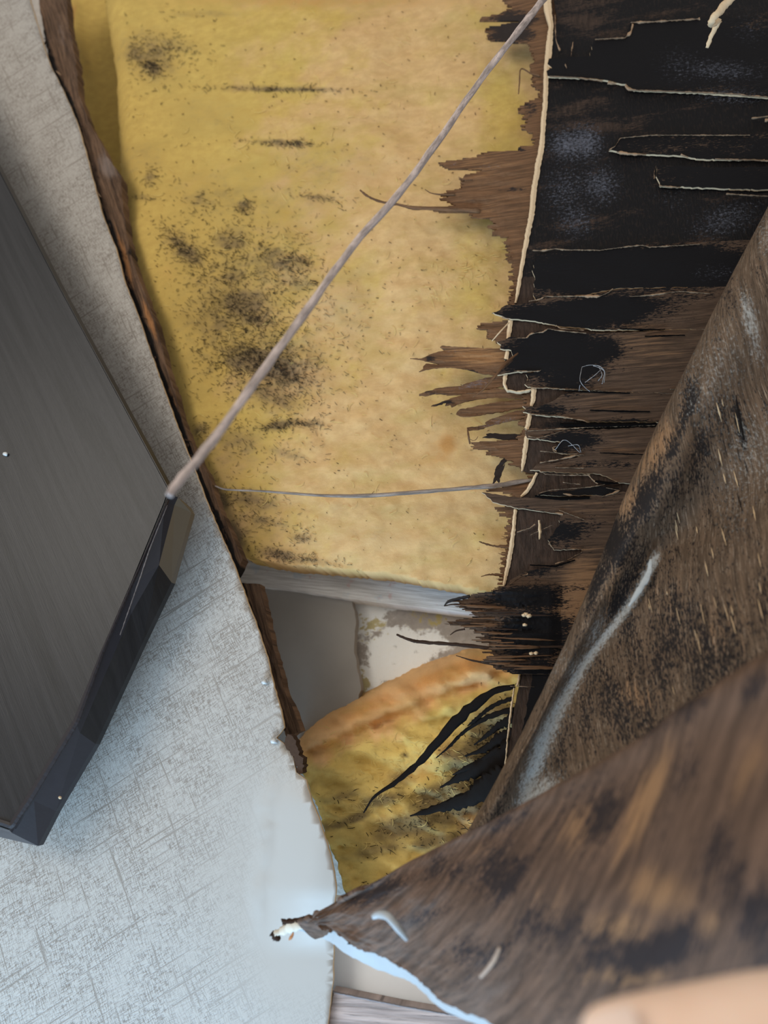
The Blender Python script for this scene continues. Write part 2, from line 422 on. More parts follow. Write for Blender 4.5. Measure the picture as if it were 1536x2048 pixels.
# ------------------------------------------------------------------ THE SETTING
edge = [(40, -60), (60, 0), (88, 95), (100, 130), (122, 172), (150, 235), (168, 292), (176, 320), (190, 375), (205, 430), (232, 498), (248, 560), (272, 622), (296, 690),
        (330, 785), (352, 845), (385, 930), (412, 1000), (440, 1065), (470, 1135), (492, 1195), (520, 1270), (537, 1325), (548, 1375), (562, 1420), (568, 1455),
        (552, 1476), (566, 1486), (585, 1510), (592, 1545), (612, 1560), (622, 1600), (640, 1645), (655, 1690), (668, 1745), (672, 1775), (668, 1810), (666, 1960), (655, 2048), (640, 2200)]
def wall_mask(x, y):
    m = np.clip(blobs([(610, 1800, 190, 330, 0, 1.3), (560, 1620, 120, 120, 0, 1.1)], x, y), 0, 1)
    return np.stack([m, m * 0, m * 0], 1)
outline = jag(edge, .9, 9, seed=2)[:-1]
outline = [p for p in outline if True]
cpoly = edge and (jag(edge + [(-700, 2300)], .8, 10, seed=2))
# keep the long outer sides straight
cp = [p for p in jag(edge, .8, 9, seed=2)]
k = max(i for i, p in enumerate(cp) if abs(p[0] - 640) < 1e-6 and abs(p[1] - 2200) < 1e-6)
cp = cp[:k + 1] + [(-250, 2300), (-250, -60)]
def ceil_dz(x, y):
    b = np.clip((y - 1480) / 120, 0, 1) * np.clip((1900 - y) / 120, 0, 1); ln = 548 - (y - 1480) * .10
    return (fbm(x / 260, y / 260, 2) - .37) * .004 - b * (.009 * np.clip((x - ln) / 110, 0, 1) + .003 * np.exp(-((x - ln) / 9) ** 2))
ceil = sheet('ceiling', cp, ceil_dz, .0035, [WALL, CREAM], cell=15, maskf=wall_mask, smooth=True)
structure(ceil, 'ceiling board covered in pale cross-hatched vinyl, left of the opening', 'ceiling')
WHITE = m_plain('smooth_white_vinyl', srgb(190, 190, 188), .35, .02, 200, .5, .05)
# raised white soffit at the bottom of the picture, and the thin lip that closes its step
soff = sheet('wall_front', [(640, 1792), (1100, 1860), (1500, 1900), (1750, 2300), (560, 2300)], .020, .01, m_plain('bright_white_board', srgb(240, 243, 246), .4, .01, 200, .4, .05), cell=60)
structure(soff, 'smooth white board beyond the end of the vinyl ceiling', 'wall')
TAUPE = m_ply('taupe_woodgrain', srgb(172, 154, 146), srgb(132, 118, 112), 12, 240, blk=-.9, warm=(200, 184, 174))
door = thing('cabinet_door', 'taupe woodgrain cabinet door on the white board at the bottom edge', 'cabinet door', Pz(800, 2080, .03))
sheet('door_panel', [(664, 1984), (800, 2012), (960, 2040), (1150, 2075), (1150, 2300), (590, 2300), (652, 2060)], .006, .012, TAUPE, parent=door, cell=40, maskf=const_mask(0, 0, 0))
ribbon('edge_band', [(666, 1984, 3), (652, 2062, 3), (640, 2130, 3)], .005, m_plain('dark_edging', srgb(92, 80, 66)), parent=door)
ribbon('edge_band', [(664, 1984, 3), (800, 2012, 3), (960, 2040, 3), (1150, 2075, 3)], .005, m_plain('dark_edging', srgb(120, 112, 112)), parent=door)

# the roof skin above the cavity
def roof_mask(x, y): 
    return np.stack([np.clip(fbm(x / 60, y / 60, 4), 0, 1), blobs([(720, 1230, 70, 60, 20, 1), (770, 1200, 70, 20, 5, 1), (790, 1310, 70, 70, 0, 1.1), (730, 1370, 50, 50, 0, 1), (860, 1290, 60, 50, -20, .8)], x, y) * (x > 690), blobs([(740, 1255, 60, 40, 0, .9), (850, 1240, 60, 30, 0, .9), (725, 1370, 45, 40, 0, 1)], x, y)], 1)
def m_roof():
    s = NT('stained_roof_skin', .7, .3); mk = s.mask()
    a = s.noise(s.uv(0, (95, 95), warp=.01), 1, 6, .65); b = s.noise(s.uv(0, (25, 25), (4, 4)), 1, 3, .5)
    c = s.mix(s.ramp(a, .3, .7), srgb(164, 156, 148), srgb(188, 180, 172))
    c = s.mix(s.ramp(s.math('ADD', mk[1], s.math('SUBTRACT', a, .5)), .45, .6), c, srgb(250, 252, 250))
    c = s.mix(s.ramp(s.math('ADD', mk[2], s.math('MULTIPLY', s.math('SUBTRACT', a, .55), 2.2)), .55, .75, 0, .8), c, srgb(188, 170, 92))
    c = s.mix(s.ramp(a, .60, .72, 0, .45), c, srgb(96, 86, 74))
    return s.done(c, a, .5, .004)
roof = sheet('roof_skin', [(-200, -200), (1700, -200), (1700, 2200), (300, 2200), (250, 1500)], .125, .006, m_roof(), cell=22, maskf=roof_mask)
structure(roof, 'pale stained underside of the roof skin above the joists', 'roof'); roof.name = 'ceiling_roof_skin'

GREYP = m_plain('grey_aged_board', srgb(150, 145, 139), .7, .05, 40, .2)
gb = sheet('plywood_gusset', jag([(500, 1150), (700, 1180), (712, 1240), (708, 1300), (722, 1380), (700, 1440), (560, 1500)], 1.2, 9, seed=5), .105, .012, GREYP, cell=24, maskf=const_mask(0, .1, 0))
tag(gb, 'flat grey weathered board in the cavity above the hanging insulation', 'board')

# left rail and its lower continuation
def m_rail():
    s = NT('rotten_rail_wood', .8, .2); mk = s.mask()
    g1 = s.noise(s.uv(0, (22, 420), warp=.003, warpscale=40), 1, 5, .65); g2 = s.noise(s.uv(0, (90, 1300), (3, 3), warp=.002), 1, 4, .7); big = s.noise(s.uv(0, (30, 90), warp=.01), 1, 4, .6)
    c = s.mix(s.ramp(g1, .3, .7), srgb(66, 50, 40), srgb(130, 102, 80))
    c = s.mix(s.ramp(s.math('ADD', mk[2], s.math('SUBTRACT', g1, .5)), .4, .8), c, srgb(176, 124, 80))
    c = s.mix(s.ramp(g2, .55, .7, 0, .8), c, srgb(36, 26, 22))
    c = s.mix(s.ramp(s.math('ADD', mk[0], s.math('MULTIPLY', s.math('SUBTRACT', big, .5), 1.5)), .45, .65), c, srgb(28, 24, 23))
    c = s.mix(s.ramp(s.math('ADD', mk[1], s.math('SUBTRACT', big, .5)), .4, .8, 0, .6), c, srgb(150, 134, 126))
    return s.done(c, s.math('ADD', g1, g2), .8, .002)
RAIL = m_rail()
ra = math.radians(70)
railR = [(128, -60), (136, 40), (150, 110), (158, 190), (176, 240), (196, 275), (218, 318), (242, 352), (246, 420), (252, 460), (266, 520), (284, 572), (300, 612), (318, 668), (336, 740), (352, 790),
         (368, 850), (392, 905), (424, 965), (436, 1010), (455, 1050), (478, 1100), (486, 1118)]
railL = [(470, 1150), (445, 1090), (412, 1020), (380, 945), (345, 860), (318, 790), (290, 720), (262, 640), (240, 570), (218, 500), (196, 420), (178, 350), (150, 260), (120, 190), (96, 110), (84, 40), (70, -60)]
def rail_mask(x, y):
    ex = np.interp(y, [p[1] for p in edge], [p[0] for p in edge])
    d = x - ex
    r = np.clip(1.15 - d / 17, 0, 1.1) * np.interp(y, [0, 60, 250, 340, 480, 900, 1150], [1.2, 1.2, .8, .6, 1, 1.1, 1]) + blobs([(345, 685, 18, 26, -15, 1), (285, 548, 8, 12, 0, 1), (262, 500, 10, 20, 0, .6)], x, y)  # r paints the black gap beside the ceiling edge into the rail's colour
    g = blobs([(215, 330, 26, 46, -20, .8), (120, 60, 20, 70, -10, .5), (262, 470, 12, 45, -15, .6)], x, y)
    b = blobs([(250, 520, 10, 90, -15, .9), (300, 640, 10, 60, -20, .9), (350, 820, 9, 90, -20, .8)], x, y)
    return np.stack([np.clip(r, 0, 1), g, b], 1)
rail = thing('ceiling_rail', 'rotten reddish-brown timber rail running along the edge of the vinyl ceiling', 'timber rail', Pz(300, 600, .01))
sheet('timber', jag(railL + railR, 1.6, 8, seed=9), lambda x, y: .009 + (fbm(x / 30, y / 60, 3) - .45) * .010 + np.clip((x - np.interp(y, [p[1] for p in edge], [p[0] for p in edge]) - 25) / 60, 0, 1) * .012,
      .012, RAIL, parent=rail, cell=6, maskf=rail_mask, uvrot=ra, smooth=False)
# ragged crumbs along the cut
rr = random.Random(11)
DARKW = m_plain('rotten_crumbs', srgb(58, 44, 36), .9, .12, 700, .1)
for i in range(46):
    y = rr.uniform(60, 1180); x = float(np.interp(y, [p[1] for p in edge], [p[0] for p in edge])) + rr.uniform(1, 9); L = rr.uniform(5, 16)
    a = math.radians(70 + rr.uniform(-55, 40))
    zstick('fibre', [(x, y, .006, rr.uniform(1.5, 4)), (x + math.cos(a) * L * .5, y + math.sin(a) * L * .5, .004, rr.uniform(1.5, 4)), (x + math.cos(a) * L, y + math.sin(a) * L, .005, 1)],
           DARKW if rr.random() < .92 else LIP, parent=rail, seg=5, n=6, noise=.35)
stud = sheet('timber_rail', jag([(480, 1165), (520, 1168), (532, 1220), (545, 1290), (560, 1340), (572, 1390), (590, 1425), (602, 1462), (575, 1478), (560, 1440), (535, 1350), (505, 1250), (478, 1190)], 1.4, 8, seed=21),
             lambda x, y: .03 + (fbm(x / 20, y / 50, 3) - .45) * .012, .012, RAIL, cell=7, maskf=lambda x, y: np.stack([np.clip(.75 - (x - np.interp(y, [p[1] for p in edge], [p[0] for p in edge])) / 25, 0, 1), .25 + 0 * x, .1 + 0 * x], 1), uvrot=ra)
tag(stud, 'short brown split timber below the pale cross batten, beside the vinyl ceiling', 'timber rail')
crumb = sheet('plaster_crumb', jag([(575, 1468), (588, 1478), (596, 1500), (606, 1520), (606, 1545), (596, 1548), (590, 1525), (580, 1505), (570, 1490)], 3, 4, seed=3), -.002, .01, m_plain('crumbled_brown_board', srgb(70, 54, 44), .9, .12, 500, .1), cell=5)
tag(crumb, 'crumbled dark torn bit of board at the corner between ceiling and hanging insulation', 'board fragment')
for (x, y, r) in ((529, 1364, 5), (548, 1482, 6)):
    ch = zstick('paint_chip', [(x - r, y - 1, -.002, r), (x, y, -.004, r * 2), (x + r, y + 2, -.002, r)], WHITE, seg=7, n=7, noise=.3)
    tag(ch, 'white chip on the torn ceiling edge beside the split timber' if y < 1400 else 'white chip at the corner of the torn ceiling board', 'chip')

# cross batten
def m_batten():
    s = NT('pale_painted_batten', .6, .3)
    g = s.noise(s.uv(math.radians(-8), (22, 420), warp=.002), 1, 5, .6); b = s.noise(s.uv(0, (45, 45), warp=.01), 1, 3, .6); r = s.noise(s.uv(0, (70, 70), (5, 5), warp=.01), 1, 3, .6)
    c = s.mix(s.ramp(g, .35, .65), srgb(196, 194, 192), srgb(238, 238, 238)); c = s.mix(s.ramp(r, .60, .70, 0, .5), c, srgb(206, 160, 156)); c = s.mix(s.ramp(b, .58, .7, 0, .4), c, srgb(170, 196, 216))
    return s.done(c, g, .4, .001)
bat = sheet('cross_batten', jag([(472, 1108), (560, 1124), (760, 1142), (900, 1168), (1040, 1192), (1200, 1215), (1200, 1265), (1040, 1240), (930, 1226), (850, 1216), (700, 1198), (600, 1182), (474, 1166)], .7, 12, seed=6), .092, .03, m_batten(), cell=24)
tag(bat, 'pale grey flaking wooden batten across the opening below the big insulation batt', 'batten')

# ------------------------------------------------------------------ INSULATION
mould = [(275, 105, 36, 26, 25, .62), (305, 135, 20, 14, 20, .9), (345, 90, 60, 18, 10, .35), (560, 178, 120, 5, 1, .85), (410, 28, 90, 8, 0, .3), (565, 286, 55, 6, 3, .75), (595, 287, 14, 7, 3, 1),
         (300, 110, 60, 50, 20, .5), (430, 230, 120, 60, 10, .16), (560, 400, 160, 60, 5, .22), (460, 620, 110, 150, 15, .42), (540, 730, 120, 70, 10, .5), (520, 540, 150, 60, 15, .34), (370, 500, 70, 36, 42, .4), (480, 1040, 110, 80, 12, .3), (450, 900, 90, 60, 12, .3), (300, 355, 14, 16, 0, .5), (290, 395, 30, 6, 8, .5), (285, 320, 60, 50, 0, .22), (400, 400, 40, 24, 10, .4), (487, 415, 18, 16, 10, .6), (640, 395, 40, 8, 8, .5),
         (375, 505, 44, 20, 42, .8), (355, 485, 40, 9, 45, .6), (465, 480, 42, 30, 10, .6), (560, 520, 70, 28, 18, .55), (600, 520, 24, 10, 10, .6), (470, 550, 40, 14, -8, .6), (590, 565, 40, 22, 30, .45),
         (490, 610, 60, 34, 10, .85), (505, 635, 50, 18, 15, .85), (440, 640, 40, 80, -10, .45), (530, 670, 70, 60, 10, .35), (520, 720, 75, 26, 12, 1.0), (560, 735, 50, 34, 30, 1.0), (480, 725, 44, 20, 10, .8), (545, 790, 60, 30, 15, .6),
         (560, 850, 40, 9, -10, .9), (625, 848, 24, 8, 0, .6), (470, 880, 60, 34, 10, .4), (400, 860, 26, 18, 0, .5), (560, 905, 60, 10, 15, .4), (500, 1000, 60, 24, 12, .55), (520, 1040, 60, 10, 12, .55),
         (600, 1075, 22, 10, 10, .6), (560, 1110, 50, 14, 12, .75), (440, 1000, 16, 26, -20, 1.0), (470, 1070, 18, 34, -20, .8), (760, 1070, 120, 30, 5, .16), (690, 620, 90, 90, 0, .18), (640, 330, 160, 70, 0, .2), (500, 420, 220, 110, 15, .2), (600, 1118, 60, 8, 8, .6)]
def batt_mask(x, y):
    r = blobs(mould, x, y) * (.55 + .9 * fbm(x / 26, y / 14, 4))
    g = np.clip((x - 380) / 420, 0, 1) * .8 + np.clip((y - 500) / 500, 0, 1) * .25 - blobs([(1000, 300, 60, 260, 0, .55), (960, 800, 120, 140, 0, .5), (300, 560, 90, 300, -15, .6), (950, 560, 60, 90, 0, .5), (980, 1060, 90, 90, 0, .3)], x, y)
    b = blobs([(895, 890, 22, 26, 0, 1.0), (880, 905, 46, 30, -20, .6), (930, 915, 30, 14, 20, .5), (720, 300, 200, 120, 0, .2), (640, 0, 420, 26, 0, .55), (340, 545, 40, 40, 0, .35)], x, y)
    return np.stack([r, np.clip(g, 0, 1), b], 1)
battL = [(206, -60), (212, 20), (220, 70), (232, 140), (236, 200), (240, 300), (243, 360)]
def batt_dz(x, y):
    ex = np.interp(y, [-60, 20, 140, 300, 360, 460, 570, 670, 790, 905, 1010, 1118], [206, 212, 232, 240, 243, 248, 280, 314, 350, 388, 432, 482])
    d = np.clip((x - ex) / 38, 0, 1)
    z = .030 + .026 * (1 - np.sqrt(1 - (1 - d) ** 2 + 1e-6))
    z += (fbm(x / 170 + 3, y / 170, 3) - .45) * .016 + (fbm(x / 30, y / 24, 3) - .45) * .0035
    z += .006 * blobs([(300, 640, 50, 160, -18, 1)], x, y) * 1 - .007 * blobs([(345, 560, 50, 140, -32, 1)], x, y)
    return np.maximum(z, .018)
bpts = battL + [(243, 420), (248, 460), (263, 520), (281, 572), (296, 612), (314, 668), (332, 740), (350, 790), (364, 850), (388, 905), (420, 965), (432, 1010), (452, 1050), (474, 1100), (484, 1112), (560, 1128), (760, 1145), (900, 1170), (1040, 1196), (1220, 1215), (1220, -60)]
b1 = thing('insulation_batt', 'large flat yellow glass-wool batt spotted with black mould', 'insulation', Pz(640, 560, .04))
sheet('wool', jag(bpts, 1.6, 7, seed=4), batt_dz, .034, WOOL, parent=b1, cell=6.5, maskf=batt_mask, smooth=True)
b0 = sheet('insulation_batt', jag([(110, -60), (300, -60), (300, 420), (250, 420), (232, 350), (190, 285), (150, 200), (130, 110)], 1.5, 8, seed=8),
           lambda x, y: .098 + (fbm(x / 40, y / 60, 3) - .45) * .008 - .012 * blobs([(150, 60, 20, 100, -12, 1)], x, y), .03, WOOL, cell=9,
           maskf=lambda x, y: np.stack([blobs([(170, 120, 14, 60, -15, .25)], x, y), 0 * x, blobs([(146, 30, 6, 40, 12, .9)], x, y)], 1), smooth=True)
tag(b0, 'narrow dull yellow glass-wool strip set back between rail and large batt', 'insulation')
# mould hairs on the large batt
FIBD = m_plain('black_mould_hair', srgb(36, 32, 30), .9, .05, 300, .1)
FIBY = m_plain('pale_wool_hair', srgb(214, 190, 120), .9, .05, 300, .1)
def hairs(name, n, regions, dzf, mat, parent, seed, ln=(5, 18), wd=.9, inside=None):
    rr = random.Random(seed); vs = []; faces = []
    for _ in range(n):
        cx, cy, rx, ry, an, s = rr.choices(regions, weights=[(q[2] * q[3]) ** .8 * q[5] ** 1.5 + 20 for q in regions])[0]
        a = math.radians(an); u = rr.gauss(0, .85) * rx; v = rr.gauss(0, .85) * ry
        x = cx + u * math.cos(a) - v * math.sin(a); y = cy + u * math.sin(a) + v * math.cos(a)
        if inside and not inside(x, y): continue
        th = rr.uniform(0, math.pi * 2) if rr.random() < .4 else rr.gauss(.3, .5); L = rr.uniform(*ln) * rr.choice((.4, .7, 1)); k = rr.uniform(-.09, .09); m = 4
        w0 = wd * rr.uniform(.5, 1.3)
        pts = []
        for i in range(m + 1):
            pts.append((x, y, th)); x += math.cos(th) * L / m; y += math.sin(th) * L / m; th += k * L / m
        base = len(vs); zz = float(dzf(np.array([pts[2][0]]), np.array([pts[2][1]]))[0])
        for i, (a_, b_, t_) in enumerate(pts):
            ww = w0 * .5 * (1 - abs(i / m - .4)); nx, ny = -math.sin(t_) * ww, math.cos(t_) * ww
            up = -.0004 - .0009 * math.sin(i / m * math.pi)
            vs += [Pz(a_ + nx, b_ + ny, zz + up), Pz(a_ - nx, b_ - ny, zz + up), Pz(a_, b_, zz + up + .0004)]
        for i in range(m):
            q = base + i * 3
            for s0, s1 in ((0, 1), (1, 2), (2, 0)): faces.append((q + s0, q + s1, q + 3 + s1, q + 3 + s0))
    o = mkobj(name, vs, faces, mat, parent=parent); o['kind'] = 'stuff'; return o
inb = lambda x, y: x > np.interp(y, [0, 350, 570, 905, 1118], [250, 255, 295, 400, 500]) and -20 < y < 1120 + (x - 480) * .13 and x < 1000
hairs('mould_hairs', 5200, [q for q in mould if q[5] > .3], batt_dz, FIBD, b1, 5, (4, 14), .75, inb)
hairs('mould_hairs', 900, [(650, 500, 420, 500, 0, .3)], batt_dz, m_plain('brown_flecks', srgb(84, 58, 30), .9), b1, 6, (2, 7), 1.5, inb)
hairs('wool_hairs', 700, [(650, 500, 420, 500, 0, .3), (920, 545, 60, 20, -30, 1), (240, 200, 20, 150, 0, 1)], batt_dz, FIBY, b1, 8, (10, 30), .7, inb)

# second, hanging batt
m2 = [(985, 1500, 50, 110, 15, 1.6), (930, 1610, 90, 26, -22, 1.3), (860, 1660, 120, 60, -15, .5), (760, 1600, 60, 18, -12, .7), (700, 1640, 60, 10, -20, .8), (820, 1650, 90, 30, -15, .9), (890, 1590, 80, 30, -20, 1.0), (760, 1700, 80, 14, -12, .6), (880, 1680, 80, 26, -10, .8), (960, 1540, 60, 70, 0, 1.3), (1000, 1480, 40, 80, 0, 1.3), (940, 1590, 60, 20, -20, 1.2), (800, 1560, 30, 20, 0, .6), (690, 1590, 40, 14, -10, .6), (810, 1510, 8, 4, 0, .9), (660, 1650, 30, 8, -10, .5), (740, 1790, 80, 20, -20, .3), (900, 1500, 40, 16, -40, .6)]  # mould; the strong blobs at the right also paint in deep shadow
def b2_mask(x, y):
    # the pinkish top runs down to a line from (600,1530) to (1030,1350)
    ln = 1540 - (x - 600) * .42
    t = np.clip((ln - y) / 70 + .35 + (fbm(x / 40, y / 40, 3) - .45) * .9, 0, 1)
    return np.stack([blobs(m2, x, y) * (.5 + fbm(x / 30, y / 12, 4)), t, np.clip(blobs([(900, 1345, 150, 22, -20, .9), (720, 1420, 120, 22, -22, .8), (840, 1540, 120, 30, -15, .5), (890, 1500, 40, 40, 0, .5), (760, 1640, 80, 14, -10, .5), (960, 1640, 60, 40, 0, .9)], x, y), 0, 1)], 1)
def b2_dz(x, y):
    top = np.interp(x, [595, 640, 760, 860, 940, 1060, 1200], [1475, 1432, 1370, 1322, 1298, 1290, 1290])
    d = np.clip((y - top) / 60, 0, 1)
    z = .075 + .05 * (1 - np.sqrt(1 - (1 - d) ** 2 + 1e-6)) - np.clip((y - top) / 420, 0, 1) * .035
    z += (fbm(x / 60 + y / 200, y / 30 - x / 80, 4) - .45) * .030
    ln = 1520 - (x - 600) * .42
    z += .010 * np.exp(-((y - ln) / 14) ** 2)
    return np.maximum(z, .012)
b2 = thing('insulation_batt', 'loose hanging glass-wool batt, pinkish-orange on top and yellow below', 'insulation', Pz(800, 1550, .04))
sheet('wool', jag([(598, 1474), (612, 1452), (640, 1432), (700, 1402), (760, 1370), (810, 1345), (860, 1322), (940, 1297), (1000, 1292), (1180, 1290), (1240, 1850), (800, 1850), (720, 1832), (696, 1800), (686, 1775), (676, 1730), (655, 1680), (640, 1630), (620, 1580), (604, 1545), (596, 1500)], 2.2, 7, seed=14),
      b2_dz, .05, WOOL2, parent=b2, cell=7, maskf=b2_mask, smooth=True)
inb2 = lambda x, y: x > np.interp(y, [1450, 1545, 1680, 1800], [640, 620, 665, 700]) and y < 1850 and x < 1040 and y > 1500 - (x - 600) * .42
hairs('mould_hairs', 500, m2, b2_dz, FIBD, b2, 15, (5, 22), 1.3, inb2)
hairs('wool_hairs', 500, [(800, 1430, 180, 40, -22, 1), (780, 1560, 150, 60, -15, 1)], b2_dz, FIBY, b2, 16, (10, 34), 1.0, lambda x, y: 640 < x < 1000 and 1450 < y < 1750)

# ------------------------------------------------------------------ ROTTEN PLYWOOD PANEL
pan = thing('rotten_plywood', 'black mouldy plywood panel with a jagged torn left edge and splinters', 'plywood panel', Pz(1300, 700, 0))
grey_bloom = [(1135, 290, 46, 40, 0, .9), (1170, 285, 44, 44, 20, .9), (1200, 370, 52, 50, 10, .7), (1130, 380, 60, 70, 0, .55), (1150, 440, 50, 50, 0, .6), (1440, 140, 110, 26, 3, .75), (1460, 190, 100, 20, 2, .7), (1500, 60, 60, 50, 0, .4), (1450, 440, 90, 40, -20, .6), (1440, 545, 80, 22, 0, .5), (1500, 290, 60, 20, 0, .3), (1360, 130, 60, 50, 0, .5), (1120, 540, 40, 20, 0, .2), (1345, 400, 60, 40, 0, .3)]
def core_mask(x, y):
    r = np.where(y < 560, .72, .22) - .25 * blobs([(1180, 240, 110, 30, 0, 1), (1200, 40, 120, 40, 0, 1)], x, y) - .3 * blobs([(1110, 480, 60, 14, 0, 1)], x, y)
    r = r + blobs([(1250, 850, 160, 14, 0, 1)], x, y)
    return np.stack([r, blobs(grey_bloom, x, y), 0 * x], 1)
corL = [(1112, -60), (1108, 0), (1114, 40), (1106, 70), (1100, 110), (1094, 160), (1090, 230), (1084, 290), (1078, 330), (1070, 390), (1066, 430), (1056, 480), (1046, 530), (1038, 580), (1030, 610), (1020, 650), (1012, 700), (1008, 745), (1006, 772), (1030, 782), (1060, 780),
        (1064, 800), (1060, 830), (1056, 880), (1050, 925), (1046, 940), (1056, 944), (1068, 946), (1074, 952), (1062, 972), (1046, 990), (1034, 1005), (1030, 1030), (1024, 1080), (1018, 1120), (1010, 1160), (1004, 1200), (1040, 1240), (1046, 1310), (1038, 1370), (1028, 1420), (1020, 1480), (1008, 1560), (980, 1640), (960, 1720)]
sheet('core_veneer', jag(corL, .8, 8, seed=30)[:-1] + [(960, 1720), (1450, 1720), (1700, 1300), (1700, -60)] if False else (lambda q: q[:max(i for i, p in enumerate(q) if p == (960, 1720)) + 1] + [(1450, 1720), (1700, 1300), (1700, -60)])(jag(corL, .8, 8, seed=30)),
      .0, .0018, CORE, parent=pan, cell=13, maskf=core_mask)
# pale torn edge of the core, in runs
runs = [[(1092, -40, 16), (1096, 20, 14), (1102, 50, 9), (1098, 100, 13), (1092, 150, 10), (1091, 200, 9), (1087, 240, 10), (1084, 290, 10), (1076, 330, 11), (1068, 380, 11), (1063, 430, 11), (1052, 485, 9), (1044, 530, 8), (1036, 580, 7), (1031, 606, 3)],
        [(1021, 640, 9), (1017, 675, 8), (1015, 680, 4)], [(1015, 700, 8), (1012, 718, 8)], [(1011, 748, 9), (1008, 768, 6), (1015, 780, 3), (1035, 783, 2), (1046, 782, 4), (1062, 779, 2)], [(1068, 776, 10), (1066, 800, 9), (1062, 812, 6)], [(1060, 824, 9), (1056, 850, 9), (1053, 858, 8)],
        [(1054, 872, 9), (1050, 900, 9), (1046, 930, 7), (1044, 942, 3)], [(1074, 946, 5), (1066, 962, 7), (1056, 980, 7), (1042, 993, 4)], [(1031, 1018, 6), (1027, 1060, 8), (1022, 1100, 9), (1014, 1140, 8), (1006, 1178, 4)], [(1042, 1312, 3), (1037, 1365, 4), (1034, 1372, 3)], [(1028, 1376, 3), (1022, 1420, 4), (1015, 1480, 3), (1008, 1560, 3)]]
for i, r in enumerate(runs): 
    o = ribbon('torn_edge', r, -.0014, CREAM, parent=pan, th=.003, seed=i, j=1.3); o['label'] = 'pale fresh-torn edge of the core ply'

def face_mask(bl, br=(), base=.2, gr=()):
    def f(x, y): return np.stack([np.clip(base + blobs(bl, x, y), 0, 1.3), blobs(list(gr) + grey_bloom, x, y) * .8, blobs(br, x, y)], 1)
    return f
ALLB = [(1100, 640, 150, 40, 0, 1.1), (1210, 618, 140, 24, 0, 1.3), (1120, 700, 110, 50, 0, 1.2), (1210, 695, 44, 26, 0, 1.0), (1150, 740, 60, 26, 0, 1.1), (1240, 845, 120, 6, 0, 1), (1150, 885, 70, 22, 0, .9), (1120, 1060, 80, 50, 0, .45), (1230, 600, 120, 22, 0, .9), (1060, 720, 110, 40, 0, 1.2), (1180, 695, 60, 20, 0, .9), (1130, 760, 60, 30, 0, 1), (1200, 640, 130, 14, 0, .6), (1100, 820, 60, 12, 0, .8), (1110, 900, 60, 22, 0, .8), (1200, 930, 100, 10, 0, .4), (1070, 1060, 50, 50, 0, .6), (1060, 1120, 60, 30, 0, .8),
        (1050, 1200, 90, 30, 0, .8), (1060, 1270, 80, 60, 0, .9), (1070, 1390, 70, 70, 0, 1.1), (1300, 540, 300, 45, 0, 1.2), (1150, 550, 120, 40, 0, .9), (1050, 1500, 90, 100, 0, 1), (1130, 880, 50, 12, 0, .7)]
BRW = [(1160, 1190, 60, 110, 15, 1.0), (1180, 1020, 90, 30, 0, .4), (1290, 690, 120, 60, 0, .5), (1270, 610, 60, 20, 0, .4), (1120, 1320, 40, 40, 0, .5), (1240, 900, 80, 60, 0, .35), (1150, 700, 30, 30, 0, .6), (1230, 800, 120, 20, 0, .4)]
